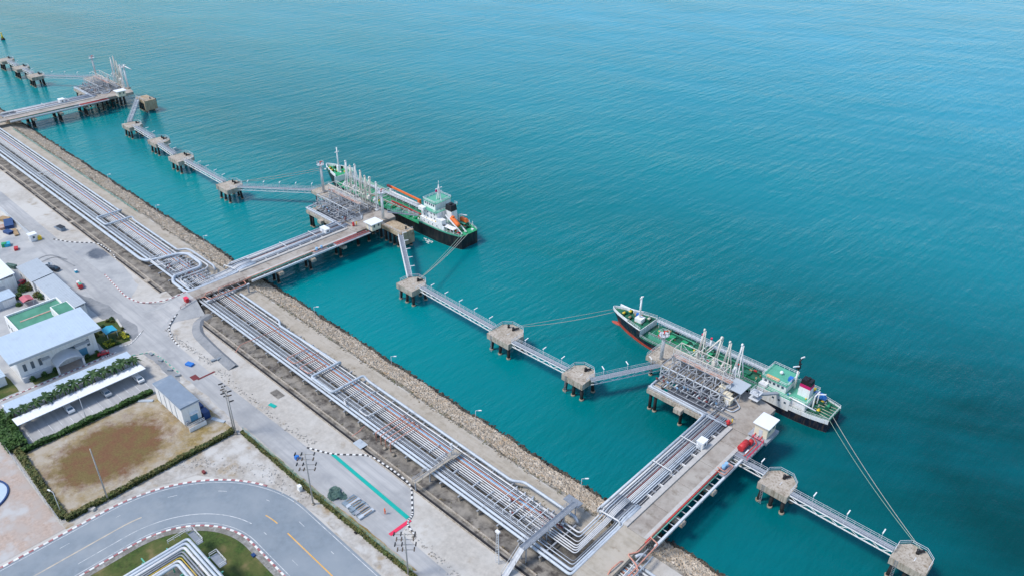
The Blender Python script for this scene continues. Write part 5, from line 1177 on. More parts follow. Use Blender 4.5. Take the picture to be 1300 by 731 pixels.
clutter(t,6,70,78.5,-5.4,-5.0,7.4,['white','yellow','orange'],(.15,.3))

fo = MB()
for k in range(26):
    fx, fy = -206.5+random.gauss(0,1.1), 172.6+random.gauss(0,.55); fr_ = random.uniform(.15,.5)
    fo.sheet(rough_poly([(fx+fr_*math.cos(a),fy+fr_*.6*math.sin(a)) for a in np.arange(0,6.28,1.05)],.3,.08), .02+k*.002)
tag(fo.build('foam','white_clean'),'white patch of foam on the water beside the middle ship','foam',kind='stuff')

# ================================================================== BUILDINGS
def ribs(parent, x0, x1, y0, y1, z, step, along='x', m='roof_pale', h=.06):
    mb = MB()
    if along == 'x':
        for y in np.arange(y0+step/2, y1, step): mb.box(x0,x1,y-.04,y+.04,z,z+h)
    else:
        for x in np.arange(x0+step/2, x1, step): mb.box(x-.04,x+.04,y0,y1,z,z+h)
    o = mb.build('seams', m, parent); o['kind'] = 'stuff'; return o
# office block with the long pale roof
t = thing('office_building', 'long office building with a pale blue metal roof and arched porch', 'building', (-222,45,LZ))
MB().box(-228.4,-217.9,34.6,55.4,LZ,11.6).build('wall','wall_white',t)
rf = MB().add([(-229.6,32.6,13.3),(-215.6,32.6,12.3),(-215.6,57,12.3),(-229.6,57,13.3),(-229.6,32.6,13.0),(-215.6,32.6,11.75),(-215.6,57,11.75),(-229.6,57,13.0)],[(0,1,2,3),(7,6,5,4),(1,0,4,5),(2,1,5,6),(3,2,6,7),(0,3,7,4)]).build('roof','roof_pale',t)
sm = MB()
for y in np.arange(33.2,57,.8): sm.bar((-229.5,y,13.32),(-215.65,y,12.33),.09,.07)
o = sm.build('seams','roof_pale',rf); o['kind'] = 'stuff'
MB().box(-215.55,-215.35,32.6,57,11.7,12.4).build('gutter','roof_grey',rf)
MB().box(-217.9,-216.4,34.8,55.2,11.3,11.6).build('soffit','wood',t)
for y in (36.2,38.2,40.2,53.2): MB().box(-217.9,-217.82,y-.4,y+.4,7.0,9.2).build('window','glass',t)
MB().box(-217.9,-217.8,50.2,52.4,4.6,6.9).build('window','glass_blue',t); MB().box(-217.9,-217.8,46.8,49.6,7.6,8.8).build('window','glass',t)
pc = MB(); A = arc(0,0,1,25,155,14)
for (c0,s0),(c1,s1) in zip(A[:-1],A[1:]):
    y0_,z0_ = 46.4-c0*4.0, 5.2+s0*2.9; y1_,z1_ = 46.4-c1*4.0, 5.2+s1*2.9
    pc.add([(-217.9,y0_,z0_+.8),(-213.9,y0_,z0_),(-213.9,y1_,z1_),(-217.9,y1_,z1_+.8),(-217.9,y0_,z0_+.55),(-213.9,y0_,z0_-.25),(-213.9,y1_,z1_-.25),(-217.9,y1_,z1_+.55)],[(0,1,2,3),(7,6,5,4),(1,0,4,5),(2,1,5,6),(3,2,6,7),(0,3,7,4)])
pr = pc.build('porch_roof','wall_grey',t)
for y in (43.0,49.8): MB().box(-214.5,-214.1,y-.25,y+.25,LZ,6.3).build('porch_post','wall_white',pr)
MB().box(-217.8,-214.2,43.2,49.6,LZ+.02,LZ+.12).build('porch_floor','paving_pink',pr)
for y0_,y1_ in ((40.4,42.6),(49.4,53.4)): MB().box(-217.9,-216.2,y0_,y1_,8.7,9.0).build('canopy','wall_grey',t)
MB().box(-217.9,-217.0,34.7,42.4,LZ,5.6).build('plinth','wall_grey',t)
# green flat-roofed block with stair tower
t = thing('office_block', 'white block with a green flat roof and low parapet', 'building', (-240,48,LZ))
MB().box(-246,-233,40.6,55.6,LZ,9.7).build('wall','wall_white',t)
MB().box(-245.6,-233.4,41,55.2,9.7,9.76).build('roof','roof_green',t)
for b_ in ((-246,-245.6,40.6,55.6),(-233.4,-233,40.6,55.6),(-245.6,-233.4,40.6,41),(-245.6,-233.4,55.2,55.6)): MB().box(*b_,9.7,10.35).build('parapet','white_clean',t)
MB().box(-240.4,-239.8,43,54,9.77,9.86).build('roof_strip','rust_walk',t)
tw = MB().box(-237.2,-230.6,51,55.9,9.9,12.6).box(-232.98,-230.6,51,55.9,LZ,9.9).build('stair_tower','white_clean',t)
MB().box(-236.9,-230.9,51.3,55.6,12.6,12.66).build('tower_roof','roof_green',tw); 
for y in (52,54.6): MB().box(-230.6,-230.52,y-.3,y+.3,10.6,11.9).build('window','glass',tw)
for x in (-244,-241.5,-239): MB().box(x-.5,x+.5,40.52,40.6,7,8.2).build('window','glass',t)
MB().box(-232.98,-231.6,41.2,45.6,7.2,7.35).build('awning','canopy_blue',t)
# sheds
def shed(name, x0,x1,y0,y1,zw,label,roof='roof_grey',wall='wall_white',pitch=.7):
    t = thing(name,label,'shed',((x0+x1)/2,(y0+y1)/2,LZ)); ym = (y0+y1)/2
    MB().prism(rect(x0+.3,x1-.3,y0+.3,y1-.3),LZ,zw).build('wall',wall,t)
    r = MB().add([(x0,y0,zw),(x1,y0,zw),(x1,y1,zw+pitch),(x0,y1,zw+pitch),(x0,y0,zw+.15),(x1,y0,zw+.15),(x1,y1,zw+pitch+.15),(x0,y1,zw+pitch+.15)],[(3,2,1,0),(4,5,6,7),(0,1,5,4),(1,2,6,5),(2,3,7,6),(3,0,4,7)]).build('roof',roof,t)
    MB().prism(rect(x0+.3,x1-.3,y1-.6,y1-.3),zw,zw+pitch-.02).build('gable',wall,t)
    sm = MB()
    for x in np.arange(x0+.5,x1,.9): sm.bar((x,y0+.05,zw+.17),(x,y1-.05,zw+pitch+.17),.08,.06)
    o = sm.build('seams',roof,r); o['kind'] = 'stuff'
    for x in np.arange(x0+2,x1-1,4): MB().box(x-.6,x+.6,y0+.24,y0+.3,LZ+1.2,LZ+2.2).build('window','glass',t)
    MB().box(x1-.3,x1-.24,ym-1.1,ym+1.1,LZ,LZ+2.8).build('door','wall_grey',t)
    return t
shed('warehouse',-264.5,-238.6,54.8,61.2,8.2,'long grey-roofed warehouse behind the green-roofed block')
shed('warehouse',-279.2,-265.2,54.4,61.4,8.2,'shorter grey-roofed warehouse at the back of the yard','roof_grey')
shed('storage_house',-288,-271.4,42,52,9.0,'white-roofed house at the left edge behind the red canopy','roof_white','wall_white',1.0)
shed('storage_house',-268.4,-262.2,38,48.4,6.6,'small pale-roofed house at the left edge beside the red canopy','roof_pale','wall_white',.4)
shed('garage',-226.8,-219.6,22,31.6,6.6,'small pale-roofed shelter at the left edge below the office','roof_pale','wall_white',.3)
# substation on a plinth
t = thing('switch_room', 'white switch room on a raised plinth with a slate blue flat roof', 'building', (-174.6,58.5,LZ))
MB().box(-182,-167.3,56.2,60.9,5.3,10.5).build('wall','wall_white',t)
MB().box(-182.2,-167.1,56.0,61.1,10.5,10.85).build('roof','roof_slate',t); MB().box(-182.28,-167.02,55.92,61.18,10.3,10.5).build('eave','wall_grey',t)
for x in np.arange(-181.4,-167.5,2.2):
    MB().box(x-.3,x+.3,56.6,57.2,LZ,5.3).build('plinth_post','concrete',t)
MB().box(-182,-167.3,57.4,60.8,LZ,5.28).build('plinth','dark_opening',t)
for x in np.arange(-179.6,-168,2.9): MB().box(x-.07,x+.07,56.08,56.2,5.3,10.3).build('downpipe','wall_grey',t)
ld = MB().box(-167.28,-165.4,56.4,60.8,5.0,5.2).build('landing','deck_slab',t); rr = MB(); rail(rr,[(-165.5,56.5,5.2),(-165.5,60.7,5.2)],1.0,1.1); rr.build('railing','white_clean',ld)
MB().box(-165.38,-165.2,56.3,60.9,LZ,5.2).build('landing_face','white_clean',ld)
MB().box(-167.3,-167.22,58,59.9,5.3,7.6).build('door','glass_blue',t); MB().box(-167.3,-166.4,57.8,60.1,7.8,7.95).build('door_canopy','white_clean',t)
MB().box(-167.28,-166.7,56.5,57.2,5.25,6.2).build('air_conditioner','steel',t)
for k in range(2): MB().box(-167.0+.5*k-3.6*k-2.2,-167.0+.5*k-3.6*k,61.3,63.0,LZ,LZ+2.2).build('cabinet','blue_dark',t)
for (a_,b_) in (((-166.2,62.8),(-162.6,64.4)),((-184.2,55.6),(-187.0,52.8))):
    tag(MB().bar((*a_,LZ+.15),(*b_,LZ+.15),.9,.25).build('cable_duct_cover','roof_grey'),'blue-grey sloping duct cover at the %s end of the white switch room' % ('landing' if a_[0] > -170 else 'hedge'),'duct cover')
# carports
for (x0,x1,rf_,lab) in ((-199.7,-195.2,'roof_white','white carport roof on the car park side of the palm row'),(-207.0,-202.4,'roof_pale','pale blue carport roof on the office side of the palm row')):
    t = thing('carport',lab,'carport',((x0+x1)/2,43,LZ))
    r = MB().add([(x0,26.4,6.6),(x1,26.4,7.1),(x1,59.4,7.1),(x0,59.4,6.6),(x0,26.4,6.45),(x1,26.4,6.95),(x1,59.4,6.95),(x0,59.4,6.45)] if x0 > -200 else [(x0,26.4,7.1),(x1,26.4,6.6),(x1,59.4,6.6),(x0,59.4,7.1),(x0,26.4,6.95),(x1,26.4,6.45),(x1,59.4,6.45),(x0,59.4,6.95)],[(0,1,2,3),(7,6,5,4),(1,0,4,5),(2,1,5,6),(3,2,6,7),(0,3,7,4)]).build('roof',rf_,t)
    sm = MB()
    for y in np.arange(26.8,59.4,.8): sm.bar((x0+.05,y,6.62 if x0 > -200 else 7.12),(x1-.05,y,7.12 if x0 > -200 else 6.62),.08,.05)
    o = sm.build('seams',rf_,r); o['kind'] = 'stuff'
    for y in np.arange(27.4,59.4,5.2): MB().cyl((x0+.5) if x0 > -200 else (x1-.5),y,LZ,6.5,.1,n=6).build('post','steel_pale',t)
# garden canopy and red canopy
def canopy(x0,x1,y0,y1,z,m,label,peak=.5):
    t = thing('garden_canopy',label,'canopy',((x0+x1)/2,(y0+y1)/2,LZ)); ym = (y0+y1)/2
    MB().add([(x0,y0,z),(x1,y0,z),(x1,ym,z+peak),(x0,ym,z+peak),(x1,y1,z),(x0,y1,z)],[(0,1,2,3),(3,2,4,5)]).add([(x0,y0,z-.1),(x1,y0,z-.1),(x1,y1,z-.1),(x0,y1,z-.1)],[(3,2,1,0)]).build('roof',m,t)
    for x in (x0+.3,x1-.3):
        for y in (y0+.3,y1-.3): MB().cyl(x,y,LZ,z,.08,n=6).build('post','steel_pale',t)
canopy(-224.6,-220.8,59.2,62.6,6.4,'canopy_blue','turquoise canopy in the garden beside the office')
g = G(33,378,6.2); canopy(g[0]-2.0,g[0]+2.0,g[1]-1.6,g[1]+1.6,6.0,'canopy_red','faded red canopy between the left houses and the green-roofed block')

# ================================================================== VEGETATION
def hedge(pts, w, h, label, m='leaf', n=60, leaf=.28, core=True):
    t = thing('hedge',label,'hedge',(pts[0][0],pts[0][1],LZ)); mb = MB(); cb = MB()
    for a,b in zip(pts[:-1],pts[1:]):
        a3,b3 = Vector((*a,LZ)),Vector((*b,LZ)); L_ = (b3-a3).length; u = (b3-a3)/L_; nn = Vector((-u.y,u.x,0))
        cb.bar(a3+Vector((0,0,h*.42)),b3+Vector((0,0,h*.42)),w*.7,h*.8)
        k = int(L_/.25)
        gaps = [math.sin(i*.13)+math.sin(i*.31+1) for i in range(k+1)]
        def smp():
            s = random.random()*L_; gz = 1+.12*gaps[int(s/L_*k)]
            side = random.random()
            if side < .55: p = (random.uniform(-w/2,w/2), h*gz*random.uniform(.88,1.08))
            else: p = (random.choice((-1,1))*w/2*random.uniform(.8,1.1), h*gz*random.uniform(.05,1))
            q = a3+u*s+nn*p[0]; return (q.x,q.y,LZ+p[1])
        mb.leaves(int(L_*n),smp,leaf)
    mb.build('foliage',m,t); cb.build('stems','hedge_core',t); return t
hedge([(-187.8,24.4),(-187.8,57.2)],1.3,1.2,'clipped green hedge between the car park and the dry field','leaf',70)
hedge([(-157.6,23),(-157.4,64.4)],1.2,1.1,'clipped hedge between the dry field and the asphalt bend','leaf_olive',60)
hedge([(-155.6,65.2),(-123,65.4),(-91,66.4),(-70,66.6)],.7,.9,'thin overgrown hedge and fence along the concrete road','leaf_olive',45,.24)
hedge([(-189.5,23.6),(-158.6,22.9)],1.5,1.0,'straggly hedge along the pink paving edge of the field','leaf_olive',55)
hedge([(-207,25.6),(-198,24.2),(-189.6,24.0)],4.2,1.8,'broad bushy green hedge at the end of the carports','leaf',190,.34)
hedge([(-214.5,22),(-207,23.5)],3.0,1.6,'bushy hedge at the left edge beside the service lane','leaf',120,.34)
t = thing('chain_fence','thin green fence running along the hedge of the concrete road','fence',(-110,66.3,LZ))
rr = MB(); rail(rr,[(-155.6,65.7,LZ),(-123,65.9,LZ),(-91,66.9,LZ)],1.6,3,.06); rr.build('posts','pipe_green',t)
t = thing('chain_fence','thin grey fence along the edge of the pink paving','fence',(-175,22,LZ))
rr = MB(); rail(rr,[(-214,21.8,LZ),(-158,21.9,LZ)],1.6,3,.06); rr.build('posts','steel',t)
t = thing('net_fence','low green net fence on the bank crest toward the far trestle','fence',(-400,104.6,LZ))
rr = MB(); rail(rr,[(-436,104.4,LZ),(-300,104.6,LZ)],.9,3,.08); rr.build('posts','pipe_green',t)
def blob(parent,c,r,n,m,leaf=.3,name='foliage'):
    def smp():
        v = Vector((random.gauss(0,1),random.gauss(0,1),random.gauss(0,1))); v.normalize(); v *= random.uniform(.65,1.0)
        return (c[0]+v.x*r[0],c[1]+v.y*r[1],c[2]+abs(v.z)*r[2])
    return MB().leaves(n,smp,leaf).build(name,m,parent)
def shrub(x,y,r,h,label,m='leaf',group=None):
    t = thing('shrub',label,'shrub',(x,y,LZ),group); blob(t,(x,y,LZ+.15),(r,r,h),int(110*r*r+60),m,.26)
    MB().cyl(x,y,LZ,LZ+h*.7,.09,.05,6).build('stem','bark',t); return t
gs = 'shrubs around the garden beds'
for k in range(30):
    u = random.random(); v = random.random(); x = -232.6+u*15.6; y = 57.2+v*8.2
    if -225.4 < x < -220 and y < 63.4 or (-222 < x < -217.6 and 57 < y < 58.4): continue
    shrub(x,y,random.uniform(.45,.8),random.uniform(.6,1.2),'dark green shrub growing in the garden by the turquoise canopy',random.choice(['leaf','leaf_dark','leaf_olive']),gs)
def bed(x0,x1,y0,y1,label,m):
    x0 -= .4; x1 += .3
    t = thing('flower_bed',label,'flower bed',((x0+x1)/2,(y0+y1)/2,LZ)); MB().box(x0,x1,y0,y1,LZ+.02,LZ+.25).build('soil','hedge_core',t)
    def smp(): return (random.uniform(x0,x1),random.uniform(y0,y1),LZ+random.uniform(.3,.7))
    MB().leaves(int((x1-x0)*(y1-y0)*26),smp,.22).build('flowers','leaf_yellow',t)
    def smp2(): return (random.uniform(x0-.4,x1+.4),random.uniform(y0-.4,y1+.4),LZ+random.uniform(.2,.55))
    MB().leaves(int((x1-x0)*(y1-y0)*30),smp2,.22).build('foliage',m,t)
bed(-220.2,-217.6,57.4,60.4,'yellow flower bed nearest the office kerb in the garden','leaf')
bed(-221.4,-218.2,62.8,64.4,'yellow flower bed along the road side of the garden','leaf')
struct('garden_path',MB().box(-225.6,-217.2,61.0,61.7,LZ+.02,LZ+.05).box(-222.4,-221.7,57,61,LZ+.02,LZ+.05),'kerb_concrete')
for (x,y,l) in ((-216.6,36.8,'round shrub at the left corner of the office front'),(-216.4,39.8,'round shrub below the office windows'),(-216.3,42.6,'round shrub left of the arched porch'),(-216.4,51.6,'round shrub right of the arched porch'),(-216.2,54.2,'round shrub at the right corner of the office')):
    shrub(x,y,.75,1.5,l,'leaf')
for (px,py,r,l) in ((47,354,1.6,'leafy bush by the wall of the shorter warehouse'),(40,366,2.2,'tall bush beside the red canopy'),(30,369,1.8,'bush behind the red canopy'),(24,378,1.5,'bush at the left side of the red canopy'),(55,378,1.6,'bush below the long warehouse'),(102,391,1.5,'olive bush at the right end of the long warehouse'),(48,376,1.4,'bush at the right side of the red canopy'),(24,388,.9,'low bush at the foot of the left house')):
    g = G(px,py); shrub(g[0],g[1],r,r*1.1,l,random.choice(['leaf','leaf_olive']))
# palms
def palm_proto():
    t = thing('palm_tree','palm in the row between the two carport roofs','palm',(0,0,0),'palms between the carports')
    MB().tube([(0,0,0),(.06,.02,1.2),(.02,.08,2.3),(0,0,3.5)],.2,8,r2=.13).build('trunk','bark',t)
    mb = MB()
    for i in range(14):
        a = i*2.4+random.uniform(-.2,.2); up = random.uniform(.3,1.2); Lf = random.uniform(2.4,3.1); pts = []
        for k in range(7):
            s = k/6; pts.append((math.cos(a)*Lf*s*(.55+.45*math.cos(up)),math.sin(a)*Lf*s*(.55+.45*math.cos(up)),3.5+Lf*(math.sin(up)*s-1.15*s*s*.8)))
        for k in range(6):
            p,q = Vector(pts[k]),Vector(pts[k+1]); n = Vector((-math.sin(a),math.cos(a),0)); w0 = .36*math.sin(math.pi*min(.95,.12+k/6)); w1 = .36*math.sin(math.pi*min(.97,.12+(k+1)/6))
            dz = Vector((0,0,-.22))
            mb.add([tuple(p),tuple(q),tuple(q+n*w1+dz*w1*2),tuple(p+n*w0+dz*w0*2)],[(0,1,2,3)]); mb.add([tuple(p),tuple(q),tuple(q-n*w1+dz*w1*2),tuple(p-n*w0+dz*w0*2)],[(3,2,1,0)])
    mb.build('crown','leaf_dark',t); return t
ORD = ['first','second','third','fourth','fifth','sixth','seventh','eighth','ninth','tenth','eleventh','twelfth','thirteenth']
pp = palm_proto()
for i,y in enumerate(np.linspace(27.4,58.2,13)):
    o = pp if i == 0 else copy_tree(pp); place(o,(-201.0+random.uniform(-.35,.35),y+random.uniform(-.3,.3),LZ),random.uniform(0,6.28),random.uniform(.95,1.25)); o['label'] = ORD[i]+' palm from the hedge end of the row between the two carport roofs'

# ================================================================== POLES, LAMPS, VEHICLES AND SMALL THINGS
def utility_pole(x,y,h,label,arms=3,twin=False,rot=0):
    t = thing('utility_pole',label,'utility pole',(x,y,LZ)); d = .55 if twin else 0; ca,sa = math.cos(rot),math.sin(rot)
    for s in ((-1,1) if twin else (0,)): MB().tube([(x+s*d*ca,y+s*d*sa,LZ),(x+s*d*ca,y+s*d*sa,LZ+h)],.2,8,r2=.12).build('pole','pole_concrete',t)
    for k in range(arms):
        z = LZ+h-.4-k*1.5; w_ = 2.1 if k%2 == 0 else 1.7
        c = MB().bar((x-w_*ca,y-w_*sa,z),(x+w_*ca,y+w_*sa,z),.12).build('crossarm','pole_concrete',t)
        for s in (-w_,-.7,w_): MB().bar((x+s*ca-.55*sa,y+s*sa+.55*ca,z+.05),(x+s*ca+.55*sa,y+s*sa-.55*ca,z+.25),.24).build('insulator','bark' if k%2 else 'black',c)
    if twin:
        for z in np.arange(LZ+3,LZ+h-3,1.6): MB().bar((x-d*ca,y-d*sa,z),(x+d*ca,y+d*sa,z+.8),.1).build('brace','pole_concrete',t)
    MB().box(x-.35,x+.35,y-.35,y+.35,LZ,LZ+.3).build('footing','concrete',t); return t
utility_pole(-157.2,32.1,15.6,'concrete utility pole at the hedge between the dry field and the bend',0,False,R(90))
utility_pole(-156.6,64.0,15.0,'twin-legged utility pole at the hedge corner by the white switch room',3,True,R(0))
utility_pole(-122.1,63.8,15.6,'utility pole with dark insulators beside the tarpaulin heap',4,False,R(45))
utility_pole(-91.3,66.0,12.6,'utility pole with dark insulators at the bottom edge by the red marking',4,False,R(45))
def lamp_post(x,y,z0,h,label,rot=0,group=None,m='steel_pale'):
    t = thing('street_lamp',label,'street lamp',(x,y,z0),group)
    MB().cyl(x,y,z0,z0+h,.09,.06,6).build('post',m,t); MB().bar((x,y,z0+h),(x+1.2*math.cos(rot),y+1.2*math.sin(rot),z0+h+.15),.1).build('arm',m,t)
    MB().bar((x+.8*math.cos(rot),y+.8*math.sin(rot),z0+h+.12),(x+1.6*math.cos(rot),y+1.6*math.sin(rot),z0+h+.18),.3,.16).build('lamp_head','white_clean',t); return t
for i,x in enumerate((-82.4,-118.3,-153.2,-191.6,-262,-300,-345)): lamp_post(x,111.8,1.0,3.8,ORD[i]+' small lamp post on the stone bank counted from the near trestle',R(40),'lamp posts along the bank')
g = G(78,651); lamp_post(g[0],g[1],LZ,6.5,'lamp post at the bottom corner of the dry field',R(200)); g = G(12,456+80); lamp_post(g[0],g[1],LZ,6,'lamp post in the hedge at the left edge',R(0))
g = G(110,532); lamp_post(g[0],g[1],LZ,7,'tall lamp post at the hedge of the car park',R(180))
t = thing('lattice_mast','slender pale lattice mast standing by the drain near the footbridge','mast',(-80.2,81.2,LZ)); mb = MB()
for dx,dy in ((-.4,-.3),(.4,-.3),(0,.4)): mb.bar((-80.2+dx,81.2+dy,LZ),(-80.2+dx*.5,81.2+dy*.5,LZ+9),.08)
for k in range(12):
    z = LZ+k*.75; s = 1-.5*k/12; mb.bar((-80.2-.4*s,81.2-.3*s,z),(-80.2+.4*s,81.2-.3*s,z+.7),.05).bar((-80.2+.4*s,81.2-.3*s,z),(-80.2,81.2+.4*s,z+.7),.05)
mb.build('lattice','steel_pale',t); MB().box(-80.7,-79.7,80.9,81.5,LZ+9,LZ+9.4).build('lamp_head','white_clean',t)
# cars
def car(x,y,rz,paint,label,kind='car'):
    t = thing('parked_car',label,kind,(0,0,0)); OFF[t] = (0,0,0)
    prof = [(-2.2,.35),(-2.2,.85),(-1.9,.95),(-1.0,1.0),(-.35,1.45),(1.1,1.48),(1.75,1.02),(2.15,.95),(2.2,.4)]
    mb = MB(); n = len(prof)
    for s,w in ((-1,.85),(1,.85)): mb.add([(px_,s*(w if z < 1.05 else w*.82),z) for px_,z in prof],[tuple(range(n)) if s > 0 else tuple(range(n-1,-1,-1))])
    for i in range(n): j = (i+1)%n; mb.add([(prof[i][0],-(.85 if prof[i][1]<1.05 else .7),prof[i][1]),(prof[j][0],-(.85 if prof[j][1]<1.05 else .7),prof[j][1]),(prof[j][0],(.85 if prof[j][1]<1.05 else .7),prof[j][1]),(prof[i][0],(.85 if prof[i][1]<1.05 else .7),prof[i][1])],[(0,1,2,3)])
    mb.build('body',paint,t)
    MB().add([(-.97,-.68,1.05),(-.97,.68,1.05),(-.42,.62,1.44),(-.42,-.62,1.44)],[(0,3,2,1)]).build('windscreen','glass',t)
    MB().add([(1.72,-.66,1.07),(1.72,.66,1.07),(1.2,.62,1.46),(1.2,-.62,1.46)],[(0,1,2,3)]).build('rear_window','glass',t)
    for s in (-1,1): MB().box(-.3,1.0,s*.79-.02,s*.79+.02,1.08,1.38).build('side_window','glass',t)
    for wx in (-1.4,1.35):
        for s in (-1,1): MB().tube([(wx,s*.66,.33),(wx,s*.88,.33)],.33,10).build('wheel','black',t)
    return place(t,(x,y,LZ+.09),rz)
g = G(131,494); car(-196.2,48.2,R(0),'car_silver','silver car under the middle of the white carport')
car(-195.8,57.0,R(0),'car_white','white car at the right end of the white carport'); car(-196.4,38.6,R(0),'car_white','white car left of centre under the white carport')
car(-214.9,55.4,R(75),'car_red','small red car parked at the right corner of the office').scale = (.72,.8,.8)
g = G(69,343); car(g[0],g[1],R(20),'car_black','black car parked behind the long warehouse'); g = G(58,340); car(g[0],g[1],R(70),'car_silver','silver car beside the black car behind the warehouses')
g = G(20,363); car(g[0],g[1],R(35),'car_black','dark car parked beside the white-roofed left house'); g = G(27,362); car(g[0],g[1],R(120),'car_red','small red car near the white-roofed left house')
def box_thing(name,px,py,l,w,h,rz,m,label,cat,lid=None,z=LZ):
    g = G(px,py,z); t = thing(name,label,cat,(g[0],g[1],z)); MB().obox((g[0],g[1],z+.02),l,w,h,rz,0,.96).build('body',m,t); MB().obox((g[0],g[1],z+.02+h),l*1.03,w*1.03,.08,rz).build('lid',lid or m,t); return t
box_thing('skip_bin',78,292,3.4,1.8,1.4,R(10),'roof_slate','dark open skip standing alone on the verge of the far road','skip','black'); box_thing('skip_plate',72,290,2.8,.5,.3,R(10),'roof_slate','dark beam lying beside the skip on the verge','beam')
g = G(102,364); t = thing('boat_trailer','small red and green boat on a trailer in the yard','boat',(g[0],g[1],LZ)); MB().obox((g[0],g[1],LZ+.5),4.2,1.5,.9,R(-10),0,.8).build('hull','red',t); MB().obox((g[0]+.6,g[1],LZ+1.35),1.8,1.0,.35,R(-10),0,.8).build('cover','house_green',t); MB().obox((g[0]-.9,g[1],LZ+1.35),1.6,1.0,.3,R(-10),0,.8).build('seat','white',t)
for s in (-.6,.6): MB().tube([(g[0]-.3,g[1]+s-.1,LZ+.3),(g[0]-.3,g[1]+s+.1,LZ+.3)],.3,8).build('wheel','black',t)
box_thing('tool_box',97,346,1.0,.8,.9,0,'canopy_blue','small bright blue box standing in the yard','box','white')
box_thing('blue_pallet',241,463,2.2,1.4,.5,R(20),'blue','bright blue pallet stack on the concrete road','pallets','blue'); 
for i,(px,py) in enumerate(((192,450),(204,458),(216,470),(226,477),(271,458),(278,456))): box_thing('concrete_block',px,py,1.3,.7,.4,R(20*i),'asphalt',('dark block on the dirt nearest the carports','second dark block on the dirt by the car park','third dark block on the dirt by the car park','dark block on the dirt nearest the switch room','left dark block by the drain verge','right dark block by the drain verge')[i],'block')
hut('guard_hut',*(lambda g:(g[0]-1.2,g[0]+1.2,g[1]-1.2,g[1]+1.2))(G(43,305)),LZ,2.5,'small white guard hut at the far road gate','hut','white_clean','roof_white',.2,1)
box_thing('water_tank',50.5,304,1.5,1.3,1.2,0,'yellow','yellow box beside the guard hut','box')
for i,(px,py,l,w,h,m,lab) in enumerate(((12,286,7,3,1.2,'blue_dark','dark blue tarpaulin pile in the scrap yard'),(6,280,4,2.6,1.0,'wood','brown timber stack at the upper end of the scrap yard'),(20,296,6,1.4,.5,'wood','long timber bundle at the lower end of the scrap yard'),(11,296,3.6,2,.8,'blue_dark','smaller blue tarpaulin pile in the scrap yard'),(3,290,3,2,.8,'rust_walk','rusty scrap heap at the left edge of the scrap yard'),(10,312,2.4,1.8,1.0,'canopy_blue','turquoise tarpaulin bundle below the scrap yard'),(6,313,1.8,1.5,1.2,'ship_green','green crate below the scrap yard'),(21,317,2.2,1.2,.8,'red','red machine below the scrap yard'),(15,340,4.0,1.4,1.2,'tarp_green','row of dark green bins behind the white-roofed house'))):
    box_thing('scrap_pile',px,py,l,w,h,R(random.uniform(-30,30)),m,lab,'pile')
t = thing('wall_fence','grey boundary fence beside the scrap yard','fence',(-310,69,LZ)); mb = MB(); a,b = G(2,268),G(42,303); mb.bar((a[0],a[1],LZ+.9),(b[0],b[1],LZ+.9),.12,1.8); mb.build('panel','wall_grey',t)
# tarpaulin heap and stacked plates by the concrete road
g = G(427,627); t = thing('tarpaulin_heap','dark green tarpaulin heap by the hedge of the concrete road','heap',(g[0],g[1],LZ)); mb = MB()
hv = []; NX, NY = 22, 16
for j in range(NY+1):
    for i in range(NX+1):
        u, v = i/NX*2-1, j/NY*2-1; rr_ = math.hypot(u, v)
        z = max(0, 1-rr_**3)*.62*(.7+.5*math.sin(u*5+v*4)+.45*math.cos(v*7-u*3)) + (random.uniform(-.2,.2) if rr_ < .95 else 0)
        hv.append((g[0]+u*2.9+random.uniform(-.06,.06), g[1]+v*2.1+random.uniform(-.06,.06), LZ+.02+max(0,z)))
mb.add(hv, [(j*(NX+1)+i, j*(NX+1)+i+1, (j+1)*(NX+1)+i+1, (j+1)*(NX+1)+i) for j in range(NY) for i in range(NX) if math.hypot((i+.5)/NX*2-1,(j+.5)/NY*2-1) < .86+.2*math.sin(3.1*math.atan2((j+.5)/NY*2-1,(i+.5)/NX*2-1))])
mb.build('tarpaulin','tarp_green',t)
for i in range(9):
    u = i/8; g = G(443+u*22,635+u*18); t = thing('steel_plate_stack',ORD[i]+' grey-blue plate stack counted from the tarpaulin heap','plates',(g[0],g[1],LZ),'stacks of plates by the tarpaulin heap')
    MB().obox((g[0],g[1],LZ+.02),.85,random.uniform(3.0,4.4),random.uniform(.25,.6),R(random.uniform(-5,5))).build('stack',random.choice(['tarp_grey','tarp_grey','steel','asphalt','pipe_pale']),t); MB().obox((g[0]+.3,g[1]+.3,LZ+.62),.14,2.2,.08,R(random.uniform(-3,3))).build('batten','wood',t)
box_thing('white_cabinet',381,622,1.0,.8,1.4,0,'white_clean','small white cabinet on the dirt beside the bend','cabinet'); box_thing('stone_box',117,647,1.4,.9,.6,R(30),'kerb_concrete','small concrete box at the kerb of the bend below the field pole','box')
box_thing('blue_drum',377,582,.9,.9,1.0,0,'blue','small blue drum on the concrete road','drum'); box_thing('manhole_cover',452,676,.8,.6,.1,0,'black','dark cover on the dirt beside the straight asphalt','cover'); box_thing('junction_box',322,705,.9,.7,.3,0,'blue_dark','dark box on the bare patch of the lawn','box'); box_thing('rust_box',259,600,1.0,.6,.5,0,'pipe_dark_red','small rusty box on the dirt above the bend','box')
# round pool rim at the left edge
g = G(-27,634); t = thing('round_pool','round pool with a dark blue rim cut by the left edge','pool',(g[0],g[1],LZ)); mb = MB(); A = arc(g[0],g[1],6.0,0,360,40)
for p,q in zip(A[:-1],A[1:]): mb.bar((*p,LZ+.2),(*q,LZ+.2),.35,.4)
mb.build('rim','blue_dark',t); MB().sheet(A[:-1],LZ+.06).build('water','roof_pale',t)
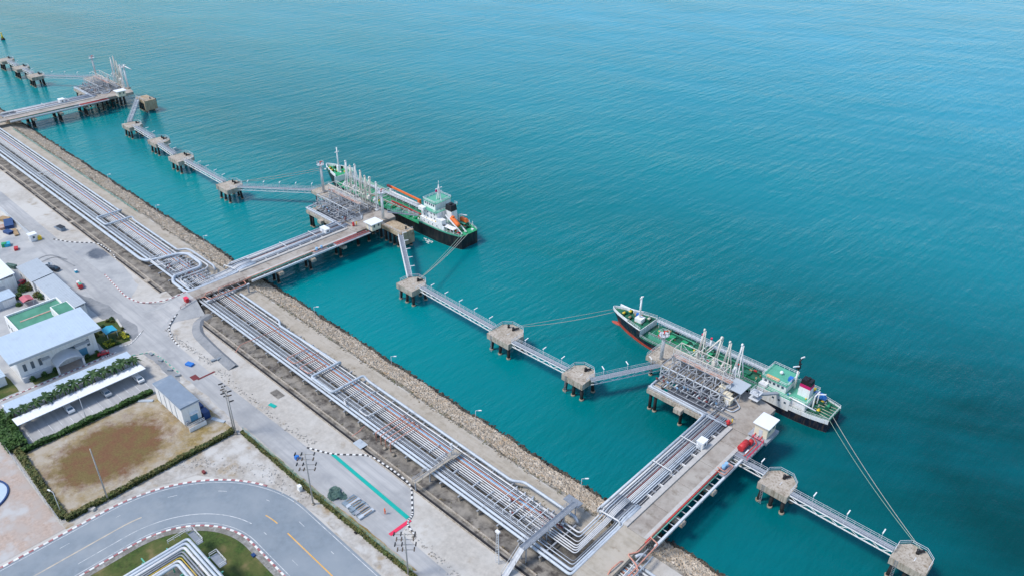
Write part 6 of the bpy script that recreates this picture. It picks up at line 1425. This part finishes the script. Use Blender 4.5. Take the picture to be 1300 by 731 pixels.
# L-shaped pipe bridge inside the bend
t = thing('pipe_bridge','L-shaped elevated pipe bridge with pale green frames inside the bend','pipe bridge',(-126,35,LZ))
HZ = 8.3
for k,(o_,r,m) in enumerate(((0,.34,'pipe_pale'),(.8,.34,'pipe_pale'),(1.6,.34,'pipe_white'),(2.35,.22,'pipe_grey'),(2.9,.2,'pipe_grey'),(3.4,.1,'pipe_yellow'),(4.0,.3,'pipe_white'),(4.7,.34,'pipe_pale'))):
    pipe(t,[(-129.2+o_,10,HZ),(-129.2+o_,38.0-o_,HZ),(-90,38.0-o_,HZ)],r,m,.8)
for y in np.arange(13,36,5.2):
    b = MB().bar((-130.4,y,HZ-.5),(-123.6,y,HZ-.5),.25).build('frame','pipe_green',t)
    for x in (-130,-124.2): MB().bar((x,y,LZ),(x,y,HZ-.5),.24).build('column','house_green',b)
for x in np.arange(-127,-95,5.2):
    b = MB().bar((x,39.0,HZ-.5),(x,32.4,HZ-.5),.25).build('frame','pipe_green',t)
    for y in (38.6,33): MB().bar((x,y,LZ),(x,y,HZ-.5),.24).build('column','house_green',b)
for (x0,x1,y0,y1) in ((-130.6,-126.2,38.6,39.9),(-121.5,-117.5,38.8,40.4)):
    MB().box(x0,x1,y0,y1,HZ-.2,HZ-.1).build('platform','grating',t); w = MB(); rail(w,[(x0,y0,HZ-.1),(x0,y1,HZ-.1),(x1,y1,HZ-.1),(x1,y0,HZ-.1)],1.1,1.3,.09); w.build('railing','pipe_white',t)
w = MB(); rail(w,[(-130.9,34.5,HZ-.1),(-130.9,39.8,HZ-.1)],1.1,1.3,.09); w.build('railing','pipe_white',t)
for y in (21,29): MB().bar((-131.6,y,HZ-.4),(-129.4,y,HZ-.4),.25).build('bracket','house_green',t)
# worker in orange
def person(x,y,z,label):
    t = thing('person',label,'person',(x,y,z)); me = bpy.data.meshes.new('body'); 
    J = [(0,0,.92),(0,0,1.18),(0,0,1.42),(0,.01,1.52),(0,.02,1.66),(.1,0,.88),(.12,.08,.48),(.13,.02,.08),(.13,.16,.04),(-.1,0,.88),(-.12,-.06,.48),(-.13,-.14,.08),(-.13,0,.04),(.2,0,1.4),(.27,-.02,1.12),(.26,.1,.88),(-.2,0,1.4),(-.27,.02,1.12),(-.25,.14,.9)]
    E_ = [(0,1),(1,2),(2,3),(3,4),(0,5),(5,6),(6,7),(7,8),(0,9),(9,10),(10,11),(11,12),(2,13),(13,14),(14,15),(2,16),(16,17),(17,18)]
    rad = [.15,.15,.17,.07,.115,.1,.075,.05,.045,.1,.075,.05,.045,.075,.055,.04,.075,.055,.04]
    me.from_pydata(J,E_,[]); o = bpy.data.objects.new('body',me); C.objects.link(o); o.parent = t
    md = o.modifiers.new('skin','SKIN'); o.modifiers.new('sub','SUBSURF').levels = 1
    for i,v in enumerate(me.skin_vertices[0].data): v.radius = (rad[i],rad[i]); v.use_root = (i == 0)
    me.materials.append(MAT['hivis']); OFF[t] = (0,0,0)
    MB().ball((0,.02,1.7),.14,.15,.13).build('helmet','orange',t); return t
g = G(489,652); person(g[0],g[1],LZ+.04,'worker in orange clothing walking on the concrete road')
g = G(489,652)
# buoy
g = G(4,51,0); t = thing('channel_buoy','small black and yellow buoy floating at the upper left','buoy',(g[0],g[1],0)); MB().cyl(g[0],g[1],-.6,1.2,1.5,1.2,12).build('float','black',t); MB().cyl(g[0],g[1],1.2,4.2,.9,.2,8).build('tower','yellow',t); MB().ball((g[0],g[1],4.6),.5).build('lamp','yellow',t)
